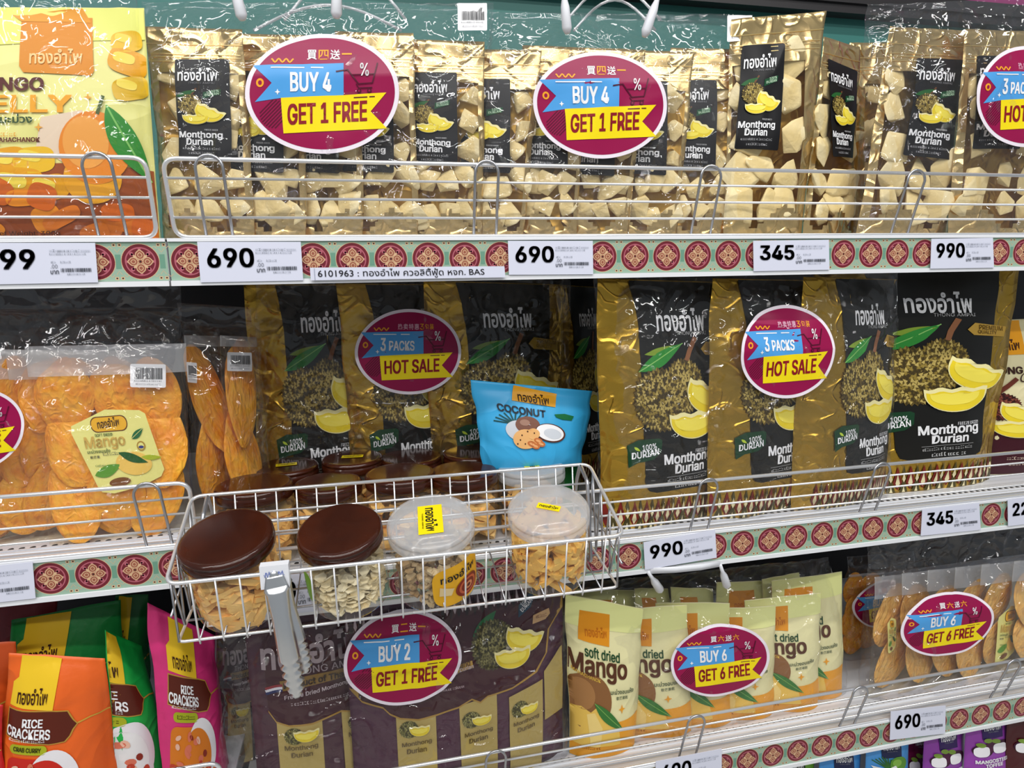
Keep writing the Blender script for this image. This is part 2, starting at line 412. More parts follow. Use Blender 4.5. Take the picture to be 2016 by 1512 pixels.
def wedge(a, part, x0, y0, x1, y1, z=4, rot=0, tip=False):
    "a yellow durian segment: pale rim and a full yellow crescent"
    w_, h_ = x1-x0, y1-y0; cx, cy = (x0+x1)/2, (y0+y1)/2; c, s = math.cos(rot), math.sin(rot)
    def T(p): return [(cx+(x*w_)*c-(y*h_)*s, cy+(x*w_)*s+(y*h_)*c) for x, y in p]
    top = [(-.5+i/14, -.42+.05*math.sin(i*1.3)) for i in range(15)]
    bot = [(.5*math.cos(t), -.36+.86*math.sin(t)**.8 if math.sin(t) > 0 else -.36) for t in [math.pi*i/20 for i in range(1, 20)]]
    a.poly(part, K('f3e9a8', .4), T(top+[(.5, -.36)]+bot), z)
    a.poly(part, K('ecd22a', .35), T([(x*.93, y*.80+.06) for x, y in top+bot]), z+1)
    a.poly(part, K('f6e457', .35), T([(x*.78-.02, y*.48-.02) for x, y in top+bot]), z+2)
def durian(a, part, x0, y0, x1, y1, z=2, seed=1, n=230, cols=('5d4c1f', '8f7a35', 'b8a25a', '3f3315')):
    cx, cy, rx, ry = (x0+x1)/2, (y0+y1)/2, (x1-x0)/2, (y1-y0)/2; rg = random.Random(seed)
    out = []
    for i in range(72):
        t = 2*math.pi*i/72; k = 1.0 if i % 2 else .91; out.append((cx+rx*k*math.cos(t), cy+ry*k*math.sin(t)))
    a.poly(part, K(cols[0], .5), out, z)
    ms = [K(c, .5) for c in cols[1:]]
    tri = {0: ([], []), 1: ([], []), 2: ([], [])}
    for i in range(n):
        q = math.sqrt((i+.5)/n)*.93; t = i*2.39996; px = cx+rx*q*math.cos(t); py = cy+ry*q*math.sin(t)
        s_ = .085*(1.15-.4*q)*math.sqrt(190/n); sx, sy = rx*s_, ry*s_*1.1; k = 2 if rg.random() < .3 else (1 if rg.random() < .35+.3*(t % 6.283 > 3) else 0)
        dx = math.cos(t)*q; dy = math.sin(t)*q; V, F = tri[k]; m = len(V)
        ang = math.atan2(dy-.25, dx+.05)+rg.uniform(-.4, .4); c_, s2 = math.cos(ang), math.sin(ang)
        V += [(px-s2*sx*.8-c_*sx*.5, py+c_*sy*.8-s2*sy*.5), (px+s2*sx*.8-c_*sx*.5, py-c_*sy*.8-s2*sy*.5), (px+c_*sx*1.35, py+s2*sy*1.35)]; F.append((m, m+1, m+2))
    for k, (V, F) in tri.items():
        if V: a.add(part, ms[k], V, F, z+1+(k == 1))
def barcode(a, part, x0, y0, x1, y1, z=3, seed=1, m=None):
    rg = random.Random(seed); x = x0; V = []; F = []
    while x < x1:
        w_ = (x1-x0)*rg.choice((.008, .012, .02, .028)); k = len(V); V += [(x, y0), (x+w_, y0), (x+w_, y1), (x, y1)]; F.append((k, k+1, k+2, k+3)); x += w_+(x1-x0)*rg.choice((.01, .014, .022))
    a.add(part, m or INK, V, F, z)
def scribble(a, part, m, x0, y0, x1, y1, z=3, seed=1):
    "a line of print too small to read"
    rg = random.Random(seed); x = x0; h = y1-y0; V = []; F = []
    while x < x1:
        w_ = h*rg.uniform(.35, .7); t = y0 if rg.random() < .3 else y0+h*.25; k = len(V); q = h*.16
        if rg.random() < .5: V += [(x, t), (x+q*1.3, t), (x+q*1.3, y1), (x, y1)]; F.append((k, k+1, k+2, k+3)); k += 4
        V += [(x, y1-q*1.2), (x+w_*.85, y1-q*1.2), (x+w_*.85, y1), (x, y1)]; F.append((k, k+1, k+2, k+3)); k += 4
        V += [(x, t), (x+w_*.8, t), (x+w_*.8, t+q), (x, t+q)]; F.append((k, k+1, k+2, k+3))
        x += w_*(1.2 if rg.random() < .87 else 1.7)
    a.add(part, m, V, F, z)

def art_sticker(kind):
    a = Art(768, 590, 40); P = 'promo_sticker'; L = P+'/lettering'; B = P+'/banner'
    a.ell(P, K('efe6f0', .25), 384, 295, 384, 295, 0, n=90); a.ell(P, MAG, 384, 295, 362, 274, 1, n=90)
    hat = K('5b0a2c', .3)
    for i in range(9):
        o = i*13-52; r = math.sqrt(max(0, 70**2-o*o)); a.line(B, hat, [(140+o*.7-r*.7, 395+o*.7+r*.7), (140+o*.7+r*.7, 395+o*.7-r*.7)], 6, 2)
    a.poly(B, SKY, [(38, 160), (485, 150), (485, 305), (180, 318), (48, 337), (130, 247)], 3)
    a.poly(B, YEL, [(174, 318), (702, 294), (622, 384), (706, 467), (185, 490)], 4)
    a.line(L, WHITE, [(126, 172), (290, 172)], 6, 5); a.line(L, WHITE, [(322, 172), (385, 172)], 6, 5)
    a.line(L, hat, [(536, 317), (605, 315)], 5, 6); a.line(L, hat, [(615, 314), (643, 313)], 5, 6)
    a.line(L, ORG, [(128+i*6, 137-9*math.cos(i*math.pi/3)) for i in range(19)], 8, 3)
    a.ell(L, ORG, 73, 245, 19, 21, 3); a.ell(L, MAG, 73, 245, 9, 11, 4)
    a.poly(L, WHITE, [(158, 275), (162, 286), (172, 290), (162, 294), (158, 305), (154, 294), (144, 290), (154, 286)], 5)
    dk = K('4f0826', .3)
    a.line(L, dk, [(447, 192), (505, 183), (560, 252), (630, 248), (656, 150)], 7, 6); a.line(L, dk, [(525, 210), (640, 205)], 5, 6); a.line(L, dk, [(548, 252), (562, 272), (630, 270)], 6, 6)
    for x in (563, 615): a.ell(L, dk, x, 285, 11, 11, 6); a.ell(L, MAG, x, 285, 5, 5, 7)
    a.text(L, WHITE, '%', 568, 150, 612, 215, 7, .01)
    f = WHITE; o = .03
    if kind == 'buy4': a.text(L, f, 'BUY 4', 220, 196, 424, 290, 6, o); a.text(L, DRED, 'GET 1 FREE', 206, 348, 604, 450, 6, o, skew=-.045)
    if kind == 'buy2': a.text(L, f, 'BUY 2', 220, 196, 424, 290, 6, o); a.text(L, DRED, 'GET 1 FREE', 206, 348, 604, 450, 6, o, skew=-.045)
    if kind == 'buy6': a.text(L, f, 'BUY 6', 220, 196, 424, 290, 6, o); a.text(L, DRED, 'GET 6 FREE', 206, 348, 604, 450, 6, o, skew=-.045)
    if kind == 'hot':
        a.text(L, f, '3', 178, 196, 216, 285, 6, o); a.text(L, f, 'PACKS', 238, 215, 420, 283, 6, o); a.text(L, DRED, 'HOT SALE', 206, 352, 604, 448, 6, o, skew=-.045)
    # heading in Chinese
    if kind == 'hot':
        for i, ch in enumerate('热卖特惠'): a.text(L, K('e7b8cc', .3), ch, 300+i*40, 100, 334+i*40, 140, 3, .008)
        for i, ch in enumerate('3包装'): a.text(L, ORG, ch, 460+i*36, 100, 490+i*36, 140, 3, .008)
    else:
        t = {'buy4': '買四送一', 'buy2': '買二送一', 'buy6': '買六送六'}[kind]
        for i, ch in enumerate(t):
            h = (82, 132) if ch != '一' else (100, 108)
            a.text(L, WHITE if i % 2 == 0 else ORG, ch, 302+i*58, h[0], 352+i*58, h[1], 3, .014)
    return a
ST = {k: art_sticker(k) for k in ('buy4', 'buy2', 'buy6', 'hot')}

def art_small_label():
    a = Art(86, 208, 7); P = 'label'; L = P+'/lettering'; G = P+'/durian_picture'
    a.rrect(P, BLACKP, 0, 0, 86, 208, 4, 0)
    a.text(L, WHITE, LOGO, 5, 19, 68, 47, 3, .02); a.text(L, K('8a8a8e'), 'THONG AMPAI', 22, 49, 64, 53, 3, .01)
    leaf(a, G, 1, 79, 34, 66, 6, K('1d5c28'), None, 3); a.line(G, K('6e4326'), [(25, 78), (34, 62)], 3, 3)
    durian(a, G, 3, 74, 44, 118, 4, 3, 120)
    wedge(a, G, 10, 116, 54, 138, 8); wedge(a, G, 28, 98, 76, 132, 7, .5)
    a.poly(P, K('0e4a2a'), [(45, 70), (73, 63), (72, 74), (44, 84)], 2); a.text(L, K('c8e8c8'), '100%', 54, 67, 70, 72, 4, .02, skew=-.2); a.text(L, K('c8e8c8'), 'DURIAN', 48, 74, 70, 79, 4, .02, skew=-.2)
    a.text(L, WHITE, 'FREEZE DRIED', 45, 147, 66, 150, 3, .01)
    a.text(L, WHITE, 'Monthong', 2, 152, 73, 169, 3, .028); a.text(L, WHITE, 'Durian', 14, 166, 58, 181, 3, .028)
    scribble(a, L, K('b9b9bd'), 8, 186, 70, 190, 3, 2); scribble(a, L, K('b9b9bd'), 18, 196, 58, 200, 3, 5)
    return a
LAB = art_small_label()

def art_big_durian():
    "printed face of the large black and gold durian bag"
    a = Art(270, 485, 15); P = 'printed_panel'; L = P+'/lettering'; G = P+'/durian_picture'; Z = 'patterned_hem'
    pan = K('141310', .36)
    a.poly(P, pan, [(60, 0), (242, 0), (240, 60), (232, 200), (226, 260), (226, 380), (222, 404), (212, 410), (92, 410), (78, 405), (71, 385), (71, 90), (66, 40)], 0)
    a.text(L, WHITE, LOGO, 105, 52, 200, 97, 3, .022); a.text(L, K('bdbdbd'), 'THONG AMPAI', 143, 97, 203, 104, 3, .006)
    leaf(a, G, 66, 172, 153, 120, 15, K('2f8a35'), K('8cc46a'), 3); leaf(a, G, 78, 140, 150, 124, 8, K('7f9a30'), None, 2)
    a.line(G, K('8a5a3a'), [(160, 154), (166, 135), (178, 109)], 9, 3)
    durian(a, G, 112, 148, 194, 262, 1, 9, 150); durian(a, G, 52, 164, 158, 292, 3, 5, 250)
    wedge(a, G, 118, 252, 222, 308, 12); wedge(a, G, 150, 200, 252, 262, 9, .42)
    a.poly('printed_panel/ribbon', K('b8923a', .35), [(190, 132), (202, 118), (256, 128), (254, 150), (200, 144)], 4)
    a.text(L, K('7a5c1c'), 'PREMIUM', 208, 122, 250, 132, 7, .01, skew=.13); a.text(L, K('7a5c1c'), 'QUALITY', 206, 133, 240, 141, 7, .01, skew=.13)
    a.poly('durian_badge', K('123c22'), [(40, 313), (60, 303), (98, 302), (104, 306), (101, 330), (86, 342), (58, 347), (42, 357)], 3)
    a.text('durian_badge/lettering', WHITE, '100%', 66, 313, 92, 324, 6, .02, skew=-.12); a.text('durian_badge/lettering', WHITE, 'DURIAN', 47, 327, 96, 340, 6, .02, skew=-.14)
    leaf(a, 'durian_badge/sprig', 52, 316, 62, 324, 3, K('b8d040'), None, 5)
    a.text(L, WHITE, 'FREEZE DRIED', 174, 331, 214, 338, 3, .008)
    a.text(L, WHITE, 'Monthong', 107, 335, 214, 361, 3, .03); a.text(L, WHITE, 'Durian', 129, 356, 195, 376, 3, .03)
    a.line(L, K('9a9a9a'), [(112, 381), (205, 381)], 1, 3); scribble(a, L, K('b8b8b8'), 114, 385, 200, 391, 3, 3); scribble(a, L, K('b8b8b8'), 130, 397, 190, 405, 3, 8)
    rd, gr, cr = K('7c2018', .35), K('4f4720', .35), K('efe3b4', .35)
    for i in range(12):
        x = 6+i*22.6; a.poly(Z, rd, [(x-8, 460), (x, 422), (x+8, 460), (x, 478)], 1); a.poly(Z, cr, [(x-4, 462), (x, 440), (x+4, 462), (x, 472)], 2)
        a.poly(Z, gr, [(x+3, 485), (x+11, 448), (x+19, 485)], 1); a.poly(Z, cr, [(x+8, 485), (x+11, 468), (x+14, 485)], 2)
        a.poly(Z, gr, [(x+8, 438), (x+11, 420), (x+14, 438), (x+11, 446)], 1); a.poly(Z, cr, [(x+8, 452), (x+11, 436), (x+14, 452), (x+11, 460)], 2)
    return a
BIG = art_big_durian()

def art_tag(num, big=True):
    a = Art(200, 84, 40); P = 'price_card'; L = 'lettering'; G = K('9aa0ac')
    a.text(L, INK, num, 16, 13, 16+(30 if len(num) > 2 else 33)*len(num), 54, 2, .03)
    scribble(a, L, G, 110, 14, 190, 19, 2, 1); scribble(a, L, G, 110, 21, 182, 25, 2, 2); scribble(a, L, G, 112, 38, 120, 42, 2, 3); scribble(a, L, G, 130, 38, 150, 42, 2, 4)
    a.text(L, K('6a6e78'), '.00', 111, 45, 124, 53, 2, .0); a.text(L, K('4a4e58'), 'บาท', 110, 57, 126, 65, 2, .02)
    barcode(a, L, 130, 53, 190, 61, 2, 3, K('3b3f48')); scribble(a, L, G, 142, 63, 175, 67, 2, 6)
    return a

def art_mango_bag():
    "soft dried mango stand-up bag"
    a = Art(150, 290, 10); L = 'lettering'; G = 'mango_picture'
    a.rect('bag_print', K('eef0a2', .38), 0, 0, 150, 50, 0); a.rect('bag_print', K('f0a62e', .38), 0, 215, 150, 290, 0)
    a.poly('bag_print', K('e8971e', .35), [(26, 22), (84, 22), (80, 78), (20, 72)], 1); a.text(L, K('c46d10'), LOGO, 34, 46, 76, 64, 3, .02)
    a.text(L, K('1f4a2a'), 'soft dried', 30, 79, 100, 98, 3, .02, skew=.1); a.text(L, K('5a3420'), 'Mango', -2, 92, 116, 138, 3, .028, skew=.06)
    a.text(L, K('e0b64a'), 'MAHACHANOK', 6, 122, 60, 128, 3, .02, skew=.25)
    a.ell(G, K('8d6038', .4), 34, 178, 47, 52, 2, .35); a.ell(G, K('a87848', .4), 22, 165, 26, 28, 3)
    a.poly(G, K('efc65c', .38), [(-4, 195), (20, 188), (38, 196), (50, 186), (80, 198), (98, 230), (104, 262), (0, 262)], 3)
    a.poly(G, K('f4d784', .38), [(30, 200), (46, 196), (62, 225), (58, 262), (38, 262)], 4)
    leaf(a, G, 46, 178, 108, 232, 12, K('3c7a38'), K('7fb05a'), 6)
    a.text(L, K('4a5a40'), 'มะม่วงอบแห้ง', 80, 152, 132, 162, 3, .02); a.text(L, K('4a5a40'), '軟芒果乾', 92, 166, 118, 173, 3, .01)
    a.poly(L, ORG, [(104, 182), (106, 189), (112, 191), (106, 193), (104, 200), (102, 193), (96, 191), (102, 189)], 3)
    scribble(a, L, K('9c5a10'), 18, 262, 60, 268, 3, 3)
    return a
MNG = art_mango_bag()

def art_jelly():
    a = Art(430, 450, 24); L = 'lettering'; G = 'mango_picture'; P = 'bag_print'   # px x -130..300, y 15..465
    a.poly(P, K('eef07a', .35), [(0, 0), (430, 0), (430, 60), (0, 80)], 0)
    a.poly(P, K('9a4a18', .35), [(0, 330), (180, 305), (300, 300), (430, 312), (430, 450), (0, 450)], 1)
    a.poly(P, K('e9d3b8', .4), [(220, 215), (300, 200), (320, 260), (260, 300), (210, 270)], 1)
    a.poly('brand_tab', K('e08c04', .35), [(176, 24), (320, 20), (324, 125), (318, 134), (184, 128), (176, 116)], 2); a.poly('brand_tab', K('e89a08', .35), [(156, 15), (300, 2), (318, 30), (176, 28)], 3)
    a.text('brand_tab/lettering', K('f6cf88', .3), LOGO, 196, 82, 302, 112, 5, .02)
    a.text(L, K('5a1c10'), 'MANGO', 76, 138, 226, 164, 4, .035); a.text(L, K('f2a818'), 'JELLY', 78, 172, 282, 206, 4, .03, skew=-.0)
    a.text(L, K('2c4a1c'), 'เยลลี่มะม่วง', 90, 208, 204, 226, 4, .03); scribble(a, L, K('e8a020'), 116, 244, 170, 251, 4, 5); a.text(L, K('6a2c14'), 'MAHACHANOK', 128, 253, 218, 262, 4, .035)
    for x, y in ((216, 234), (312, 176), (134, 266)): a.poly(L, K('e8a838'), [(x, y-9), (x+2, y-2), (x+9, y), (x+2, y+2), (x, y+9), (x-2, y+2), (x-9, y), (x-2, y-2)], 4)
    rg = random.Random(4)
    for x, y, r_ in ((150, 300, 44), (205, 296, 40), (110, 330, 40), (172, 345, 52), (60, 330, 50), (230, 350, 40), (390, 65, 32), (392, 105, 40), (395, 155, 36), (60, 380, 40)):
        a.ell(G, K(rg.choice(('e9a51c', 'e0b41e', 'efc02a')), .22), x, y, r_, r_*.62, 3, rg.uniform(-.4, .4), p=3.2); a.ell(G, K('f6dd55', .2), x-r_*.2, y-r_*.2, r_*.55, r_*.25, 4, .2, p=3)
    a.ell(G, K('e98a24', .3), 322, 272, 68, 70, 6); a.ell(G, K('f0a54a', .3), 306, 262, 44, 50, 7); a.ell(G, K('eda822', .3), 315, 330, 55, 50, 5)
    leaf(a, G, 348, 190, 424, 335, 30, K('2e8a2c', .3), K('7dc05e'), 9); a.line(G, K('4a5c20'), [(330, 208), (342, 172)], 7, 8)
    for i in range(12):
        x, y = rg.uniform(10, 420), rg.uniform(350, 440); a.ell(G, K(rg.choice(('e07a20', 'd9691a', 'f0921e')), .25), x, y, rg.uniform(22, 42), rg.uniform(14, 26), 4+i % 3, rg.uniform(-.5, .5), p=3)
    a.text(L, K('5a2a10'), 'Net Weight: 300g', 120, 432, 246, 443, 9, .015)
    return a

def art_mango_label():
    a = Art(200, 172, 12); P = 'label'; L = P+'/lettering'; G = P+'/mango_picture'   # px 132..332, 802..974
    a.poly(P, K('efe98c', .35), [(84, 0), (162, 6), (174, 14), (198, 130), (188, 144), (140, 160), (70, 172), (42, 168), (34, 155), (0, 42), (3, 28)], 0)
    a.rrect(P, K('6a3a10'), 46, 13, 130, 45, 14, 1); a.rrect(P, K('f0b428'), 48, 15, 128, 43, 13, 2); a.text(L, K('3a1c08'), LOGO, 62, 18, 112, 37, 5, .015, skew=-.06)
    a.text(L, K('6b8a4a'), 'SOFT DRIED', 52, 47, 92, 53, 4, .02); a.text(L, K('d9b45a'), 'Mango', 26, 52, 118, 82, 4, .02, skew=-.02)
    a.text(L, K('4f6a38'), 'มะม่วงอบแห้ง', 28, 78, 80, 86, 4, .02); a.text(L, K('3a3a30'), '軟芒果', 32, 91, 54, 97, 4, .01); scribble(a, L, K('6a6a50'), 62, 86, 112, 92, 4, 4)
    leaf(a, G, 134, 62, 164, 42, 8, K('1f6a3a'), K('efe98c'), 4)
    a.ell(G, K('b08a30'), 153, 78, 10, 10, 3); a.ell(G, K('efe98c'), 153, 78, 7, 7, 4); a.ell(G, K('3a3a80'), 153, 80, 6, 3, 5)
    leaf(a, G, 34, 132, 100, 112, 13, K('5d9a2e'), None, 4)
    a.ell(G, K('f2c860', .35), 130, 112, 42, 24, 4, .1); leaf(a, G, 98, 88, 164, 112, 10, K('1f5a26'), None, 6)
    leaf(a, G, 150, 100, 198, 104, 6, K('a8b820'), None, 5); a.ell(G, K('7a4a1a', .4), 90, 148, 26, 9, 5, -.1)
    scribble(a, L, K('6b8a4a'), 40, 110, 90, 114, 4, 8); scribble(a, L, K('5a6a38'), 96, 158, 150, 162, 4, 9)
    return a

def art_cracker(fl, txt):
    "rice cracker bag face, px 9..225 by 1283..1523"
    a = Art(216, 300, 14); P = 'brand_tab'; L = 'lettering'; Q = 'plaque'
    a.poly(P, K('efc52a', .35), [(26, 0), (116, 4), (112, 40), (104, 97), (10, 92), (12, 50), (24, 40)], 1); a.text(P+'/lettering', K('3a1408'), LOGO, 26, 56, 92, 86, 5, .015)
    a.poly(Q, K('b8903a'), [(8, 97), (110, 96), (136, 98), (142, 108), (148, 118), (156, 126), (148, 136), (142, 148), (132, 158), (100, 160), (8, 150)], 2)
    a.poly(Q, K('5a2214', .35), [(10, 99), (110, 98), (134, 100), (139, 109), (145, 118), (153, 126), (145, 135), (139, 147), (130, 156), (100, 158), (10, 148)], 3)
    a.line('bag_print', K('c8a040'), [(153, 126), (180, 118), (216, 116)], 3, 1)
    a.text(Q+'/lettering', WHITE, 'RICE', 44, 111, 86, 127, 5, .028); a.text(Q+'/lettering', WHITE, 'CRACKERS', 10, 127, 102, 146, 5, .028, skew=.04)
    scribble(a, Q+'/lettering', WHITE, 18, 149, 90, 154, 5, 3)
    a.rrect(Q, K('a8b020'), 22, 160, 97, 178, 9, 3); (a.text(Q+'/lettering', K('3a3a08'), txt, 30, 164, 86, 173, 5, .03) if txt else scribble(a, Q+'/lettering', K('3a3a08'), 32, 165, 86, 172, 5, 4))
    W_ = 'cracker_window'; a.rrect(W_, K(fl, .3), 18, 186, 150, 300, 14, 2); a.ell(W_, K('e9e6ea', .3), 110, 230, 48, 60, 3); a.ell(W_, K(fl, .3), 94, 240, 44, 52, 4)
    rg = random.Random(8)
    for i in range(26): a.ell(W_, K(rg.choice(('c0402a', 'd9745a', '8a2a1c', 'e8b8a0')), .3), rg.uniform(24, 130), rg.uniform(200, 290), rg.uniform(6, 14), rg.uniform(4, 9), 5+i % 3, rg.uniform(0, 3), n=9)
    return a

def art_coconut():
    a = Art(236, 220, 12); L = 'lettering'; G = 'coconut_picture'; P = 'brand_tab'   # px 930..1166, y 740..960
    a.poly(P, K('d99a1c', .35), [(78, 3), (164, 17), (158, 53), (72, 42)], 2); a.text(P+'/lettering', K('2a1608'), LOGO, 84, 17, 146, 42, 5, .015, skew=.1); a.text(P+'/lettering', K('6a4a10'), 'THONG AMPAI', 106, 44, 140, 48, 5, .005, skew=.1)
    a.text(L, K('1a2430'), 'COCONUT', 40, 51, 136, 70, 4, .03, skew=.12)
    gr = K('0e4a4a')
    for i in range(11): t = math.radians(190+i*17); a.line(G, gr, [(72, 100), (72+42*math.cos(t), 100+30*math.sin(t))], 3, 2)
    a.ell(G, K('c8ccd4', .35), 82, 118, 30, 26, 3, .4); a.ell(G, K('7a5040', .5), 98, 102, 25, 22, 4); a.ell(G, K('a07a68', .5), 92, 96, 10, 8, 5)
    a.ell(G, K('5a3020', .4), 146, 122, 34, 24, 5, .35); a.ell(G, K('f2f2f4', .35), 145, 121, 31, 21, 6, .35); a.ell(G, K('cfd4dc', .35), 150, 124, 20, 13, 7, .35)
    a.ell(G, K('e6b070', .4), 92, 138, 27, 25, 7, -.3); a.ell(G, K('e6b070', .4), 108, 124, 14, 14, 7)
    for x, y in ((84, 128), (80, 140), (96, 118), (110, 122), (90, 150), (74, 150)): a.ell(G, K('4a2a18'), x, y, 1.6, 2.2, 9, n=8)
    for x, y in ((104, 150), (118, 142), (124, 150), (112, 156)): a.ell(G, K('c4703a', .35), x, y, 10, 7, 8, .5); a.ell(G, K('e8a870', .35), x, y, 6, 3, 9, .5)
    a.poly(G, K('0e6a3a'), [(154, 72), (176, 70), (196, 76), (192, 88), (172, 86), (158, 80)], 3)
    return a

def art_maroon():
    "face of the big maroon multi-pack bag, px 690..1105 by 1190..1600"
    a = Art(415, 410, 22); P = 'printed_panel'; L = P+'/lettering'; G = P+'/durian_picture'; C = 'sachet_print'
    gp = K('b08a3c', .35)
    pl = lambda d: [(0, 40), (415-d, 8), (415-d, 60), (382-d, 100), (376-d, 150), (352-d, 185-d), (300, 205-d), (250, 212-d), (236, 222-d), (220, 212-d), (195, 226-d), (120, 238-d), (88, 232-d), (70, 222-d), (58, 208-d), (22, 196-d), (0, 170-d)]
    a.poly(P, gp, pl(0), 2); a.poly(P, K('3d0f1b', .33), pl(4), 3)
    for i in range(28):
        x = i*15; y = 16-(i*15)*.07; a.poly(P, K('c9b8bc', .35), [(x, y+30), (x+3, y+4), (x+6, y+30), (x+3, y+38)], 4); a.poly(P, K('241015', .35), [(x+7, y+36), (x+10, y+8), (x+14, y+36), (x+10, y+46)], 4)
    leaf(a, G, 228, 86, 276, 42, 12, K('1d6a3a'), None, 5); durian(a, G, 222, 56, 312, 160, 6, 4, 220, ('4a4420', '6e6838', '8a8450', '333014'))
    wedge(a, G, 266, 116, 338, 160, 14); wedge(a, G, 286, 82, 364, 132, 11, .35)
    a.poly(P, K('123c52'), [(320, 36), (348, 12), (352, 26), (344, 44), (318, 62)], 5); a.text(L, WHITE, 'DURIAN', 320, 34, 350, 42, 8, .02, rot=-.75); a.text(L, WHITE, '100%', 322, 26, 342, 33, 8, .02, rot=-.75)
    a.poly(P, K('c8a070'), [(348, 62), (382, 54), (384, 66), (374, 76), (346, 80)], 5); scribble(a, L, K('8a5a40'), 354, 63, 376, 69, 7, 3)
    a.poly(P, K('b8903a'), [(120, 152), (224, 132), (226, 146), (122, 166)], 5); a.text(L, K('5a3a14'), 'Product of Thailand', 118, 142, 220, 154, 7, .02, skew=-.13)
    a.text(L, K('d8c8cc'), 'Freeze Dried Monthong Durian', 96, 158, 226, 168, 7, .012, skew=-.15); scribble(a, L, K('c0a8ac'), 110, 176, 206, 181, 7, 5)
    for i, x in enumerate((80, 196, 292)):
        a.poly(C, K('b9a25c', .4), [(x, 222), (x+72, 205), (x+70, 410), (x, 410)], 1); durian(a, C, x+4, 236, x+40, 272, 2, i, 60, ('5a5628', '7e7840', '9a9458', '433e1c')); wedge(a, C, x+22, 246, x+60, 268, 6)
        a.text(C+'/lettering', K('6e5a30'), 'Monthong', x+8, 280, x+62, 291, 4, .02, skew=-.1); a.text(C+'/lettering', K('6e5a30'), 'Durian', x+16, 293, x+52, 304, 4, .02, skew=-.1)
    a.poly(C, K('b9a25c', .4), [(368, 190), (412, 150), (415, 300), (368, 300)], 1)
    return a
def art_maroon_left():
    "face of the maroon bag on the left, px 500..700"
    a = Art(215, 410, 16); P = 'printed_panel'; L = P+'/lettering'; C = 'sachet_print'
    gp = K('b08a3c', .35)
    pl = lambda d: [(26, 50), (215, 30), (215, 260-d), (196, 240-d), (150, 222-d), (100, 232-d), (60, 232-d), (40, 225-d), (28, 205-d)]
    a.poly(P, gp, pl(0), 1); a.poly(P, K('3d0f1b', .33), pl(4), 2)
    a.text(L, K('a8989c', .35), LOGO, 22, 66, 196, 122, 5, .03, skew=-.06); a.text(L, K('a8989c'), 'THONG AMPAI', 66, 122, 200, 136, 5, .008, skew=-.06)
    a.poly(P, K('8a6a2c'), [(50, 142), (196, 130), (196, 148), (52, 162)], 4); a.text(L, K('2e1a10'), 'Product of Thailand', 56, 144, 192, 157, 7, .03, skew=-.07)
    a.text(L, K('c8b8bc'), 'Freeze Dried Monthong Durian', 56, 170, 200, 180, 7, .02, skew=-.12); scribble(a, L, K('b8a8ac'), 66, 184, 186, 190, 7, 5)
    for k, c in enumerate(('8a1a2a', 'd8d8e0', '20285a')): a.line(P, K(c), [(26+i*4, 158+k*5-8*math.sin(i/4)) for i in range(8)], 5, 5)
    for i, x in enumerate((40, 150)):
        a.poly(C, K('b9a25c', .4), [(x, 212), (x+76, 208), (x+74, 410), (x, 410)], 0); durian(a, C, x+10, 234, x+44, 268, 1, i, 60, ('5a5628', '7e7840', '9a9458', '433e1c')); wedge(a, C, x+26, 238, x+70, 262, 6)
        a.text(C+'/lettering', K('6e5a30'), 'Monthong', x+10, 268, x+66, 280, 4, .02); a.text(C+'/lettering', K('6e5a30'), 'Durian', x+20, 282, x+56, 293, 4, .02)
    return a
def art_chips():
    a = Art(170, 350, 14); L = 'lettering'   # px 1925..2095, y 630..980
    a.rect('bag_print', K('3f0f1c', .35), 0, 245, 170, 350, 0); a.poly('brand_tab', K('eea21c', .35), [(8, 2), (82, 2), (80, 76), (10, 76)], 1); a.text('brand_tab/lettering', K('4a2408'), LOGO, 12, 42, 72, 66, 4, .02)
    a.text(L, K('3a1a10'), 'MONTHONG DURIAN', -42, 102, 150, 118, 3, .03); a.text(L, K('3a1a10'), 'Chips', 64, 116, 120, 142, 3, 0, shear=.4)
    G = 'durian_picture'; durian(a, G, -10, 158, 64, 222, 2, 6, 120, ('4a1c18', '6e3028', '8a4a38', '30100e')); a.line(G, K('6a3020'), [(24, 160), (58, 128)], 9, 5); wedge(a, G, 12, 220, 110, 262, 9); wedge(a, G, 22, 186, 110, 236, 6, .3)
    a.ell(G, K('2c1c18'), 104, 178, 22, 22, 5)
    for i, (x0, x1) in enumerate(((40, 150), (36, 110), (40, 140))): scribble(a, L, K('c8b0a0'), x0, 292+i*14, x1, 299+i*14, 3, i)
    return a
